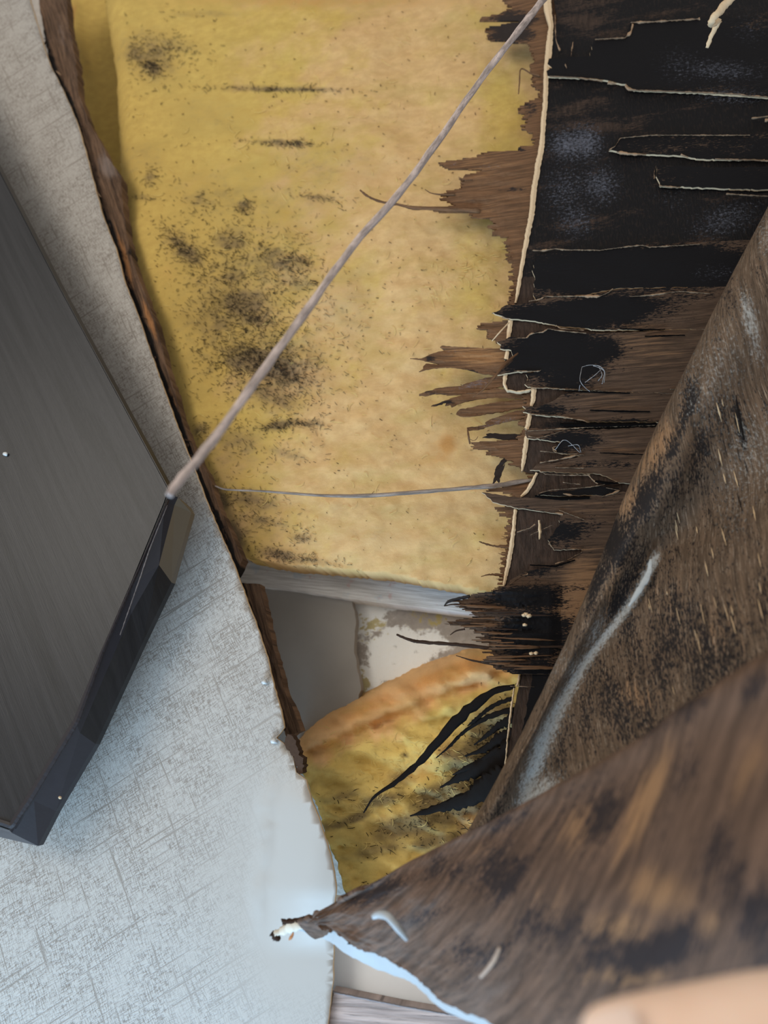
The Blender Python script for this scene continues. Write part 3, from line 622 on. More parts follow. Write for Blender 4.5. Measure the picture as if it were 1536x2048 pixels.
faces_ply = [
    ([(1265, 42), (1400, 38), (1700, 30), (1700, 200), (1536, 195), (1400, 185), (1268, 180), (1252, 168), (1180, 156), (1095, 152), (1093, 142), (1104, 136), (1095, 128), (1098, 117), (1180, 112), (1186, 82), (1250, 76), (1256, 58)], .55, [(1300, 100, 300, 80, 0, .6)], 0),
    ([(1218, 300), (1232, 290), (1240, 272), (1300, 270), (1420, 270), (1700, 262), (1700, 320), (1400, 318), (1370, 312), (1290, 308), (1240, 305)], .7, [], 0),
    ([(1312, 352), (1314, 342), (1318, 330), (1420, 335), (1700, 330), (1700, 385), (1480, 378), (1400, 375), (1320, 372)], .8, [], 0),
    ([(1075, 512), (1110, 502), (1200, 500), (1280, 490), (1500, 480), (1700, 470), (1700, 572), (1240, 576), (1180, 588), (1072, 600), (1066, 585), (1070, 560), (1064, 540)], .3, ALLB, 1),
    ([(986, 625), (1000, 620), (1010, 611), (1030, 609), (1070, 606), (1082, 598), (1120, 594), (1180, 590), (1240, 578), (1700, 568), (1700, 655), (1200, 660), (1118, 652), (1070, 642), (1030, 638), (1012, 636), (1004, 632), (990, 628)], .0, ALLB, 2),
    ([(994, 684), (1010, 680), (1018, 674), (1050, 677), (1056, 668), (1082, 662), (1100, 658), (1118, 660), (1172, 668), (1300, 662), (1700, 648), (1700, 790), (1300, 786), (1200, 782), (1110, 776), (1056, 774), (1049, 768), (1056, 756), (1052, 748), (1080, 742), (1030, 744), (996, 750), (992, 746), (1010, 736), (1026, 722), (1022, 700), (1000, 697), (1002, 690)], .0, ALLB, 3),
    ([(1110, 800), (1122, 790), (1150, 784), (1700, 788), (1700, 851), (1420, 847), (1290, 843), (1180, 843), (1150, 837), (1080, 830), (1046, 824), (1052, 818), (1045, 812), (1075, 814), (1090, 808)], .05, ALLB, 2),
    ([(1050, 862), (1062, 856), (1130, 859), (1230, 858), (1310, 854), (1700, 853), (1700, 968), (1240, 966), (1200, 948), (1120, 944), (1060, 940), (1074, 928), (1110, 926), (1160, 912), (1118, 906), (1105, 898), (1122, 884), (1054, 876)], .05, ALLB, 4),
    ([(1075, 990), (1090, 984), (1150, 980), (1200, 972), (1238, 976), (1236, 984), (1212, 992), (1180, 990), (1130, 992)], .75, ALLB, 5),
    ([(963, 985), (985, 988), (1030, 994), (1110, 999), (1150, 996), (1240, 984), (1700, 970), (1700, 1300), (1450, 1720), (960, 1720), (990, 1620), (1036, 1500), (1060, 1380), (1070, 1310), (1060, 1180), (1010, 1182), (1020, 1160), (1048, 1144), (1110, 1132), (1160, 1108), (1164, 1098), (1108, 1100), (1096, 1080), (1118, 1052), (1122, 1028), (1034, 1016), (1010, 1010), (985, 1004), (974, 994)], .1, ALLB, 1),
]
for i, (pl, base, bl, dj) in enumerate(faces_ply):
    br = BRW if i > 2 else []
    o = sheet('face_veneer', jag(pl, 1.1, 6, 1.2, seed=40 + i), lambda x, y, i=i: -.0025 - .0012 * fbm(x / 120 + i, y / 25, 2) - (.0 if i < 4 else .0015) * np.clip((1060 - x) / 60, 0, 1), .0018, [FACE, CREAM], parent=pan, cell=11, maskf=face_mask(bl, br, base))
CRK = m_plain('open_crack', srgb(12, 10, 10), .9, .05, 300, .05)
for q in ([(1120, 848, 5), (1180, 850, 8), (1260, 849, 6), (1330, 847, 2)], [(1180, 820, 1.5), (1240, 822, 3), (1300, 823, 1.5)], [(1130, 781, 2), (1200, 784, 3), (1260, 786, 1.5)], [(1240, 657, 1.5), (1290, 659, 3), (1330, 658, 1)], [(1070, 992, 4), (1120, 997, 6), (1180, 995, 4)], [(1290, 672, 1), (1330, 671, 2.5), (1370, 670, 1)],
          [(1200, 905, 1), (1260, 908, 2), (1290, 908, 1)], [(1060, 1130, 2), (1110, 1132, 3), (1150, 1120, 2)], [(1190, 962, 4), (1215, 966, 6), (1236, 966, 2)]):
    ribbon('crack', q, -.0043, CRK, parent=pan, th=.0006, seed=int(q[0][0]), j=.7)
# pale lips where the face ply has torn away
lips = [[(1262, 44, 4), (1300, 43, 3), (1400, 37, 5)], [(1190, 78, 2), (1250, 75, 3), (1262, 64, 8), (1266, 48, 7)], [(1100, 152, 2), (1150, 154, 2), (1205, 162, 2)], [(1215, 165, 6), (1232, 168, 5)], [(1250, 170, 5), (1258, 178, 7), (1275, 180, 3), (1400, 184, 2), (1480, 188, 4), (1495, 191, 5), (1536, 193, 2)],
        [(1218, 300, 3), (1230, 292, 6), (1240, 276, 3), (1300, 270, 1.5), (1440, 270, 3), (1500, 270, 1.5)], [(1234, 303, 7), (1255, 307, 7), (1292, 309, 2)], [(1362, 308, 5), (1376, 314, 6)], [(1430, 317, 4), (1536, 321, 3)], [(1312, 332, 3), (1308, 345, 4), (1309, 356, 5)], [(1318, 371, 4), (1350, 374, 4), (1360, 375, 2)], [(1452, 387, 3), (1536, 392, 3)],
        [(1065, 500, 2), (1080, 501, 4), (1112, 497, 7), (1126, 499, 3), (1200, 500, 1.5), (1270, 491, 2), (1285, 490, 8), (1300, 494, 3), (1400, 488, 1)], [(1058, 602, 3), (1080, 598, 6), (1092, 592, 5), (1112, 593, 3), (1126, 592, 7), (1150, 592, 5), (1200, 592, 8), (1216, 585, 3), (1226, 577, 6)], [(1260, 593, 3), (1300, 590, 4), (1360, 582, 3), (1420, 587, 2)],
        [(1006, 683, 3), (1035, 676, 4), (1052, 676, 4), (1062, 667, 4), (1085, 664, 4), (1096, 657, 5), (1112, 660, 4), (1160, 665, 2), (1172, 666, 6)], [(1112, 650, 8), (1122, 657, 4), (1168, 660, 1.5)], [(984, 626, 3), (992, 625, 2)], [(1004, 634, 4), (1018, 637, 3)], [(1056, 752, 3), (1054, 762, 3)], [(1026, 742, 3), (1078, 742, 4), (1082, 740, 4)], [(1060, 775, 2), (1150, 779, 2), (1200, 779, 1.5)],
        [(1060, 828, 1.5), (1120, 832, 2), (1150, 838, 4), (1168, 841, 6), (1180, 846, 2)], [(1056, 862, 2), (1130, 857, 3), (1200, 853, 2), (1310, 850, 1.5)], [(1056, 872, 3), (1075, 876, 2), (1100, 870, 1.5), (1124, 862, 2)], [(1126, 880, 6), (1118, 890, 5), (1105, 896, 4), (1113, 902, 3)], [(1080, 902, 2), (1120, 906, 2), (1155, 908, 1.5)], [(1080, 925, 2), (1120, 918, 4), (1160, 909, 4), (1168, 910, 2)], [(1110, 935, 2), (1172, 936, 2)],
        [(1080, 942, 7), (1090, 948, 4), (1120, 950, 2), (1180, 950, 3)], [(1178, 951, 5), (1186, 960, 7), (1196, 967, 4)], [(1126, 964, 5), (1140, 967, 2), (1160, 968, 2)], [(1078, 986, 3), (1100, 980, 2), (1180, 974, 1.5), (1238, 963, 2)], [(1212, 975, 2), (1240, 981, 4), (1222, 988, 5), (1204, 993, 3)], [(1126, 987, 3), (1140, 990, 5), (1165, 991, 4)], [(1136, 1000, 4), (1148, 996, 2)],
        [(1110, 1026, 5), (1126, 1028, 4)], [(1034, 1064, 2), (1060, 1056, 1.5), (1070, 1048, 6)], [(1098, 1087, 5), (1104, 1094, 3)], [(1140, 1098, 3), (1165, 1099, 2)], [(1150, 1112, 4), (1164, 1104, 5)], [(1110, 1128, 4), (1140, 1118, 3), (1152, 1110, 4)], [(1018, 1170, 4), (1040, 1154, 3), (1056, 1148, 5)], [(1118, 1020, 1.5), (1170, 1040, 1.5)],
        [(1104, 1050, 1.5), (1060, 1070, 1.5)], [(1130, 128, 4), (1134, 136, 3)], [(1146, 84, 4), (1142, 110, 6)], [(1110, 30, 5), (1112, 80, 5), (1120, 100, 4)], [(1530, 240, 7), (1560, 236, 8)], [(1504, 236, 2), (1536, 232, 6)], [(1340, 778, 2), (1400, 780, 1.5)], [(1020, 1372, 2), (1068, 1374, 2)]]
for i, r in enumerate(lips): ribbon('torn_lip', [(a, b, c * .62) for a, b, c in r], -.0036, LIP, parent=pan, th=.0010, seed=100 + i, j=.9, step=3, vary=1)
# the raised loose shavings
ribbon('shaving', [(1078, 1040, 4), (1080, 1065, 6), (1079, 1078, 2)], -.0060, CREAM, parent=pan, seed=5)
stick('shaving', [(1480, -20, .50, 12), (1450, 10, .50, 15), (1428, 35, .50, 14), (1422, 50, .505, 12), (1438, 42, .51, 10), (1425, 66, .515, 9), (1414, 96, .52, 7)], CREAM, parent=pan, noise=.25)
stick('shaving', [(1036, 706, .505, 3), (1010, 728, .495, 6), (990, 752, .49, 6), (967, 778, .49, 4), (946, 794, .49, 2)], BACKP, parent=pan, noise=.25)
stick('shaving', [(1018, 645, .51, 2.5), (1000, 664, .505, 3), (984, 682, .505, 2)], CREAM, parent=pan)
web = [[(1164, 734), (1180, 730), (1200, 733), (1210, 745), (1208, 765)], [(1164, 734), (1160, 760), (1170, 775), (1180, 783)], [(1205, 736), (1190, 750), (1170, 765)], [(1198, 734), (1204, 750), (1196, 762)], [(1186, 731), (1208, 742), (1204, 768)], [(1160, 770), (1158, 782)], [(1110, 900), (1130, 880), (1160, 905)], [(1136, 892), (1156, 890), (1162, 905)]]
WEB = m_plain('grey_web', srgb(150, 150, 152), .9)
for q in web: zstick('cobweb_thread', [(a, b, -.007 - .0025 * (i % 2) + .003 * math.sin(a * 1.7), 1.1) for i, (a, b) in enumerate(q)], WEB, parent=pan, seg=5, n=20, noise=.7)

# back ply: jagged comb behind the pale edge
env = [(-60, 1000), (0, 1010), (9, 1022), (18, 1018), (28, 1000), (36, 960), (41, 966), (43, 1035), (48, 1004), (56, 972), (66, 978), (80, 984), (84, 1045), (90, 1064), (104, 1062), (120, 1074), (132, 1058), (150, 1066), (172, 1066), (178, 1082), (196, 1078), (203, 1058), (212, 1044), (222, 1038), (230, 1054), (244, 1050), (256, 1047), (262, 1062), (272, 1066), (290, 1072), (294, 1030), (300, 1050), (304, 972), (314, 952),
       (321, 905), (325, 878), (331, 886), (337, 900), (339, 962), (345, 950), (352, 930), (360, 925), (368, 925), (372, 925), (376, 930), (381, 900), (387, 882), (393, 895), (398, 877), (404, 900), (411, 918), (414, 860), (424, 880), (426, 935), (433, 940), (437, 985), (446, 990), (452, 980), (460, 992), (470, 990), (474, 1014), (492, 1012), (510, 1016), (530, 1022), (560, 1024), (580, 1024), (600, 1022), (630, 1015), (642, 1010), (646, 968), (650, 966), (654, 950), (660, 972), (672, 974), (682, 992), (690, 1004), (760, 1004),
       (784, 1050), (830, 1052), (846, 1042), (852, 1046), (868, 1044), (880, 1030), (884, 950), (890, 944), (897, 946), (899, 985), (904, 975), (910, 978), (914, 1005), (922, 1025), (928, 1018), (934, 1040), (950, 1064), (964, 1062), (968, 1000), (974, 1010), (978, 980), (982, 978), (986, 1020), (1004, 1030), (1014, 1000), (1018, 990), (1024, 1010), (1030, 998), (1036, 1018), (1060, 1016), (1090, 1012), (1130, 1004), (1180, 1000), (1195, 1006)]
ex_ = [e[1] for e in env]; ey_ = [e[0] for e in env]
rr = random.Random(77); y = -60; combp = []
while y < 1190:
    st = rr.choice((1.2, 1.8, 2.6, 4)); x = float(np.interp(y + st / 2, ey_, ex_)) + rr.uniform(-7, 5)
    sl = rr.uniform(-3, 3)
    combp += [(x + sl, y), (x, min(y + st - .05, 1190))]; y += st
combp = [(1130, -61)] + combp + [(1130, 1191)]
pk = lambda bl, gr=(), br=(): (lambda x, y: np.stack([blobs(bl, x, y), blobs(list(gr), x, y), blobs(list(br), x, y)], 1))
sheet('back_veneer', combp, lambda x, y: .004 + .004 * fbm(x / 60, y / 8, 2) * np.clip((1060 - x) / 80, 0, 1), .0018, [BACKP, BACKP], parent=pan, cell=9,
      maskf=pk([(1020, 60, 80, 60, 0, .9), (1060, 220, 30, 60, 0, .6), (890, 328, 20, 6, 0, .8), (1020, 378, 60, 9, 0, .9), (1040, 297, 20, 5, 0, 1), (1010, 390, 30, 30, 0, .4)], [(905, 328, 6, 8, 0, 1), (980, 335, 40, 10, 0, .4)], [(960, 330, 80, 30, 0, .5), (960, 420, 60, 20, 0, .4), (1075, 160, 12, 12, 0, .5)]))
def spl(pts, dz, bl=(), br=(), gr=(), mat=BACKP, seed=0, bend=.0, name='splinter'):
    xs = [p[0] for p in pts]; mx = max(xs); mn = min(xs)
    return sheet(name, jag(pts, .9, 5, 1.0, seed=seed), lambda x, y: dz - bend * ((mx - x) / (mx - mn)) ** 2 + .0025 * fbm(x / 40, y / 7, 2), .0013, mat, parent=pan, cell=6, maskf=pk(list(bl), gr, list(br)))
spl([(1014, 697), (960, 696), (910, 693), (884, 691), (880, 694), (888, 701), (868, 706), (850, 714), (842, 717), (820, 716.5), (846, 720), (866, 725), (880, 729), (852, 727), (846, 733), (846, 738), (838, 743), (862, 737), (900, 734), (930, 738), (960, 746), (985, 750), (1014, 750)], .003,
    [(860, 718, 22, 8, 0, .9), (935, 742, 60, 6, 5, .8), (990, 746, 40, 6, 0, .8)], [(960, 712, 90, 22, 0, .9)], [(900, 704, 50, 8, 0, .35)], seed=61, bend=.01)
spl([(1012, 750), (975, 755), (945, 763), (925, 770), (905, 773), (870, 777), (838, 788), (838, 791), (850, 792), (870, 787), (900, 790), (930, 788), (975, 778), (1012, 772)], .004, [(860, 785, 30, 8, 0, .9)], [(940, 775, 60, 8, 0, .3)], [(950, 768, 50, 10, -12, .75)], seed=62, bend=.006)
spl([(1066, 784), (1030, 780), (990, 776), (960, 783), (930, 788), (900, 797), (890, 801), (862, 812), (868, 812), (893, 805), (890, 811), (900, 809), (903, 814), (925, 805), (950, 799), (990, 794), (1030, 796), (1066, 796)], .005, [(890, 806, 40, 8, -10, .9), (1000, 790, 60, 5, 0, .5)], [(980, 784, 60, 6, 0, .4)], seed=63, bend=.012)
spl([(1066, 797), (1020, 801), (980, 806), (940, 815), (920, 818), (912, 828), (920, 832), (940, 833), (965, 829), (1000, 824), (1040, 816), (1066, 810)], .006, [(950, 825, 50, 8, -8, .5)], [], seed=64, bend=.01)
spl([(1062, 820), (1030, 822), (1000, 832), (978, 840), (970, 846), (975, 848), (955, 853), (934, 855), (938, 861), (960, 858), (985, 850), (1020, 842), (1062, 834)], .005, [(1020, 832, 40, 3, -10, .5)], [], [(990, 846, 60, 8, -15, .6)], seed=65, bend=.012)
spl([(1050, 868), (1020, 868), (980, 866), (972, 868), (975, 871), (965, 875), (985, 875), (1010, 879), (1030, 882), (1050, 880)], .006, [(1000, 872, 60, 12, 0, 1.3)], seed=66, bend=.008)
spl([(1030, 900), (1014, 908), (1006, 918), (998, 928), (990, 940), (992, 944), (1006, 930), (1018, 918), (1032, 906)], .004, [(1010, 920, 60, 60, 0, 1.3)], seed=67)
spl([(1010, 926), (998, 938), (990, 942), (987, 958), (983, 970), (990, 964), (993, 960), (998, 966), (1003, 950), (1008, 936)], .003, [(1000, 950, 60, 60, 0, 1.3)], seed=68)
spl([(1076, 960), (1055, 968), (1030, 974), (1005, 976), (976, 977), (980, 982), (1010, 981), (1040, 980), (1070, 974)], .006, [(1030, 974, 40, 3, 0, .5)], [(1000, 979, 30, 4, 0, .6)], seed=69)
zstick('splinter', [(720, 380, -.012, 3), (735, 392, -.01, 4.5), (760, 403, -.006, 4.5), (800, 410, -.002, 5), (825, 416, 0, 7), (860, 417, .002, 7), (900, 419, .004, 9), (960, 422, .005, 9)], BACKP, parent=pan, noise=.2)
zstick('splinter', [(850, 379, 0, 1.5), (862, 386, .002, 2), (880, 389, .003, 3), (910, 389, .004, 4)], BACKP, parent=pan)
zstick('splinter', [(917, 354, 0, 1), (930, 360, .002, 2), (945, 360, .004, 3)], BACKP, parent=pan)
zstick('splinter', [(935, 856, -.006, 3), (937, 872, -.008, 4), (940, 888, -.004, 3)], BACKP, parent=pan)
zstick('splinter', [(940, 878, -.007, 1), (946, 881, -.007, 1.3), (952, 879, -.007, 1.3), (956, 873, -.007, 1)], BACKP, parent=pan)
zstick('splinter', [(1037, 188, -.004, 2.0), (1039, 165, -.004, 2.5), (1042, 138, -.003, 2.5), (1062, 147, .0, 3), (1080, 152, .003, 5)], BACKP, parent=pan, n=26)
zstick('splinter', [(958, 1083, -.004, 1.5), (972, 1088, 0, 3.5), (990, 1092, .002, 4), (1020, 1094, .003, 6)], BACKP, parent=pan, noise=.5)
zstick('splinter', [(962, 1153, -.002, 1.5), (980, 1149, 0, 3), (1010, 1151, .002, 8)], BACKP, parent=pan, noise=.4)
for i in range(26):
    y = rr.uniform(470, 1180); 
    if 690 < y < 960: continue
    x = float(np.interp(y, ey_, ex_)) + 6; L = rr.uniform(6, 20); a = rr.uniform(-.6, .6)
    zstick('splinter', [(x, y, .003, rr.uniform(1.5, 3)), (x - L * .5, y + a * L * .4, .002, 1.6), (x - L, y + a * L, .0, .8)], BACKP, parent=pan, seg=5, n=8, noise=.4)
# big dark fringe at the lower end
fenv = [(1172, 1004), (1180, 1000), (1186, 965), (1192, 935), (1196, 940), (1202, 905), (1207, 925), (1214, 925), (1222, 942), (1228, 950), (1234, 960), (1238, 915), (1246, 898), (1252, 925), (1257, 945), (1262, 952), (1268, 958), (1274, 965), (1280, 955), (1288, 975), (1292, 985), (1300, 975), (1306, 980), (1312, 985), (1318, 980), (1324, 965), (1330, 990), (1336, 1000), (1342, 1012), (1348, 1040)]
y = 1172; cb = []
while y < 1348:
    st = rr.choice((1.0, 1.5, 2.2, 3.4)); x = float(np.interp(y + st / 2, [e[0] for e in fenv], [e[1] for e in fenv])) + rr.uniform(-14, 8)
    cb += [(x + rr.uniform(-5, 3), y), (x, min(y + st - .05, 1348))]; y += st
sheet('fringe', [(1150, 1171)] + cb + [(1150, 1349)], lambda x, y: -.0005 - .0045 * np.clip((1150 - x) / 50, 0, 1) - .007 * fbm(x / 70, y / 7, 3) * np.clip((1120 - x) / 90, 0, 1), .0016, [FACE, BACKP], parent=pan, cell=6,
      maskf=face_mask(ALLB, BRW, .15))
for i in range(30):
    y = rr.uniform(1185, 1340); x1 = float(np.interp(y, [e[0] for e in fenv], [e[1] for e in fenv])); x0 = x1 - rr.uniform(-30, 12); L = rr.uniform(60, 150); s = rr.uniform(-.04, .08)
    dzz = -.008 - rr.uniform(0, .004)
    zstick('splinter', [(x0, y, dzz, 1.2), (x0 + L * .3, y + s * L * .3, dzz, rr.uniform(2.5, 5)), (x0 + L * .7, y + s * L * .7, dzz + .002, rr.uniform(2.5, 5)), (x0 + L, y + s * L, dzz + .004, 1.5)], BACKP if i % 3 else DARKW, parent=pan, seg=6, n=14, noise=.4, flat=.4)
zstick('splinter', [(793, 1269, -.012, 4), (820, 1280, -.012, 6), (842, 1284, -.01, 7), (900, 1288, -.008, 7), (960, 1294, -.006, 8), (1050, 1306, -.006, 10), (1076, 1306, -.004, 6)], DARKW, parent=pan, noise=.2)
zstick('splinter', [(888, 1212, -.01, 2), (896, 1204, -.01, 5), (910, 1199, -.009, 6), (940, 1192, -.007, 6)], m_plain('charred_splinter', srgb(40, 36, 36)), parent=pan)
zstick('splinter', [(888, 1212, -.01, 2), (905, 1209, -.01, 3), (930, 1210, -.009, 5)], DARKW, parent=pan)
zstick('splinter', [(900, 1270, -.008, 1.5), (912, 1262, -.008, 3), (930, 1258, -.008, 4)], DARKW, parent=pan)
zstick('splinter', [(912, 1311, -.008, 1.5), (950, 1322, -.008, 4), (1010, 1332, -.006, 7)], DARKW, parent=pan)
for (x, y, r) in ((1052, 1228, 4), (1058, 1232, 5), (1048, 1230, 4), (1063, 1307, 4), (1072, 1306, 4), (1050, 1250, 4)):
    zstick('torn_lip', [(x - r, y, -.012, r * 1.2), (x, y, -.013, r * 1.8), (x + r, y, -.012, r)], CREAM, parent=pan, seg=6, n=5, noise=.3)
# long charred shards hanging over the second batt
CHAR = m_plain('charred_splinter', srgb(24, 20, 18), .8, .1, 300, .08)
for pts in ([(1030, 1372, .0, 8), (980, 1388, .004, 15), (930, 1425, .008, 20), (880, 1478, .012, 19), (835, 1528, .014, 12), (790, 1566, .012, 8), (750, 1592, .01, 6), (727, 1626, .01, 3)],
            [(1030, 1420, .004, 12), (980, 1432, .01, 10), (930, 1462, .016, 7), (900, 1492, .018, 5), (872, 1516, .02, 2)],
            [(1030, 1436, .004, 20), (1000, 1450, .01, 15), (975, 1470, .016, 8), (948, 1490, .02, 3)],
            [(1030, 1465, .006, 20), (1000, 1478, .01, 26), (975, 1496, .016, 14), (930, 1512, .02, 3)],
            [(1030, 1490, .006, 34), (1000, 1520, .012, 40), (950, 1540, .02, 30), (910, 1560, .026, 12), (880, 1575, .03, 3)],
            [(1010, 1545, .006, 40), (975, 1575, .012, 46), (930, 1600, .02, 28), (880, 1615, .028, 16), (820, 1632, .032, 3)],
            [(1026, 1396, .002, 8), (985, 1412, .008, 8), (950, 1440, .012, 7), (935, 1452, .016, 2)],
            [(1000, 1500, .01, 16), (960, 1525, .018, 16), (925, 1540, .022, 8), (905, 1550, .026, 2)]):
    zstick('splinter', pts, CHAR, parent=pan, noise=.34, flat=.2, n=34)

# free slivers spanning the hole
SLV = m_ply('grey_sliver_wood', srgb(198, 182, 176), srgb(112, 98, 94), 60, 900, blk=-.25, warm=(214, 198, 188))
sl = stick('wood_sliver', [(1112, -40, .60, 13), (1085, 0, .58, 14), (1040, 58, .55, 13), (960, 162, .52, 13), (880, 276, .48, 13), (800, 384, .45, 14), (700, 500, .42, 14), (600, 640, .385, 16), (500, 778, .355, 17), (420, 888, .335, 19), (360, 960, .32, 20), (338, 992, .315, 16)], SLV, n=60, noise=.16)
tag(sl, 'long pale sliver of wood dangling diagonally in front of everything', 'wood sliver')
SLV2 = m_ply('thin_grey_brown_sliver', srgb(140, 124, 112), srgb(84, 72, 66), 60, 900, blk=-.2, warm=(150, 128, 106))
sl2 = zstick('wood_sliver', [(430, 972, .004, 3), (455, 979, .004, 4), (520, 982, .004, 4), (600, 988, .003, 5), (650, 991, .003, 6), (720, 992, .002, 8), (800, 987, .001, 8), (900, 979, .001, 8), (1000, 970, .001, 10), (1040, 963, .002, 9), (1068, 960, .003, 5)], SLV2, n=60, noise=.12)
tag(sl2, 'thin grey sliver stretched across the insulation from rail to torn plywood', 'wood sliver')

# ------------------------------------------------------------------ PEELED SHEETS
def sheet_mask(x, y):
    # white mould along the crease, dark blotches
    g = np.zeros(len(x))
    cx = [(1310, 1112), (1270, 1190), (1215, 1265), (1165, 1330), (1120, 1410), (1085, 1480), (1060, 1560), (1050, 1620)]
    for (a, b), (c, d) in zip(cx[:-1], cx[1:]):
        t = np.clip(((x - a) * (c - a) + (y - b) * (d - b)) / ((c - a) ** 2 + (d - b) ** 2), 0, 1)
        dd = np.hypot(x - a - t * (c - a), y - b - t * (d - b)); g = np.maximum(g, np.exp(-(dd / (11 + 14 * np.clip((y - 1250) / 300, 0, 1))) ** 2) * 1.15)
    g = np.maximum(g, blobs([(1080, 1590, 60, 36, -40, 1.15), (1190, 1260, 16, 60, 25, .7), (1150, 1340, 30, 40, 25, .7), (1500, 640, 20, 70, -15, 1.0), (1515, 700, 20, 40, -20, .7), (1430, 760, 90, 160, 20, .5), (1500, 900, 90, 120, 0, .55), (1110, 1330, 24, 80, 25, .5), (1470, 1000, 60, 120, 0, .4), (1535, 480, 30, 60, 0, .6)], x, y))
    r = blobs([(1380, 1300, 170, 150, 0, .3), (1270, 1180, 30, 60, 25, .3), (1400, 900, 30, 180, 28, .35), (1290, 1010, 26, 90, 25, .55), (1240, 1080, 40, 60, 25, .6), (1360, 850, 14, 100, 20, .5), (1480, 850, 8, 60, -10, .9), (1240, 1190, 20, 90, 25, .6), (1200, 1160, 20, 60, 25, .5), (1380, 1250, 120, 120, 0, .25), (1060, 1520, 30, 80, 25, .1), (1230, 1420, 140, 120, 0, .25), (1010, 1590, 20, 60, 25, .2)], x, y)
    b = blobs([(1310, 900, 30, 90, 28, .8), (1260, 1000, 24, 60, 25, .7), (1220, 1180, 18, 90, 22, .6), (1400, 640, 30, 100, 28, .3), (1280, 1390, 60, 60, 20, .6), (1330, 1200, 60, 60, 0, .4), (1450, 1250, 60, 90, 0, .4)], x, y)
    return np.stack([r + .05, g, b], 1)
net = []
for row in [[(1700, 160, .555), (1640, 210, .53), (1720, 240, .50), (1800, 300, .50), (1900, 380, .49), (2000, 460, .47)],
            [(1610, 400, .55), (1540, 408, .52), (1600, 440, .49), (1690, 500, .49), (1800, 600, .47), (1920, 700, .44)],
            [(1520, 580, .54), (1442, 588, .505), (1492, 612, .472), (1590, 690, .475), (1700, 780, .45), (1850, 880, .41)],
            [(1420, 810, .52), (1333, 816, .49), (1384, 842, .455), (1480, 900, .46), (1600, 970, .43), (1750, 1080, .39)],
            [(1340, 970, .51), (1257, 978, .48), (1308, 1002, .445), (1392, 1030, .458), (1500, 1080, .42), (1680, 1180, .37)],
            [(1280, 1105, .50), (1205, 1112, .472), (1244, 1112, .448), (1312, 1112, .462), (1420, 1165, .42), (1600, 1300, .36)],
            [(1210, 1290, .49), (1132, 1290, .464), (1162, 1272, .447), (1216, 1262, .458), (1330, 1310, .42), (1500, 1430, .36)],
            [(1130, 1480, .478), (1042, 1472, .455), (1072, 1452, .438), (1122, 1408, .452), (1240, 1440, .415), (1420, 1560, .36)],
            [(1040, 1670, .462), (942, 1660, .445), (978, 1622, .428), (1052, 1580, .442), (1160, 1590, .405), (1330, 1680, .36)],
            [(960, 1850, .45), (862, 1830, .435), (890, 1800, .42), (960, 1770, .43), (1080, 1780, .40), (1240, 1860, .36)]]:
    net.append(row)
netT = [[net[i][j] for i in range(len(net))] for j in range(6)]
s1 = curved('peeled_veneer_sheet', netT, 170, 110, .0022, [SHEET, SHEET], maskf=sheet_mask, rough=.006)
tag(s1, 'brown weathered plywood sheet curling down off the black panel with white mould in its crease', 'plywood sheet')
# creases / cracks in the roll
stick('crack_fibre', [(1472, 790, .452, 1.5), (1478, 830, .45, 5), (1488, 880, .449, 3)], CHAR, parent=s1)
stick('torn_fibre', [(1302, 1118, .452, 6), (1296, 1150, .45, 11), (1275, 1185, .449, 12), (1258, 1212, .449, 4)], m_plain('white_mould', srgb(176, 178, 176), .9, .1), parent=s1, noise=.3, flat=.3)

rr = random.Random(55); PALEF = m_plain('pale_torn_fibre', srgb(196, 168, 132), .8, .08, 500, .1); DKF = m_plain('dark_torn_fibre', srgb(34, 28, 26), .8, .08, 500, .1)
_co = np.empty(len(s1.data.vertices) * 3); s1.data.vertices.foreach_get('co', _co); _co = _co.reshape(-1, 3)[:170 * 110] + np.array(s1.location)
_rel = _co - np.array(C0); _dz = _rel @ np.array(F_); _ppx = 768 + F * (_rel @ np.array(R_)) / _dz; _ppy = 1024 + F * (_rel @ np.array(D_)) / _dz
_ok = np.arange(170 * 110) % 110 > 22
def sdepth(x, y):
    d = (_ppx - x) ** 2 + (_ppy - y) ** 2 + np.where(_ok, 0, 1e9); i = np.argsort(d)[:4]; return float(_dz[i].min())
for i in range(70):
    x = rr.uniform(1230, 1520); y = rr.uniform(760, 1380)
    if x < 1330 - (y - 1020) * .35 + 20 or y > 1380 - (x - 1330) * .5: continue
    L = rr.uniform(8, 42); sx = .24 + rr.uniform(-.05, .05); wd = rr.uniform(1.2, 3)
    stick('torn_fibre', [(x, y, sdepth(x, y) - .0005, .8), (x + sx * L / 2, y + L / 2, sdepth(x + sx * L / 2, y + L / 2) - .001, wd), (x + sx * L, y + L, sdepth(x + sx * L, y + L) - .0005, .8)], PALEF if i % 3 else DKF, parent=s1, seg=5, n=8, noise=.4, flat=.4)
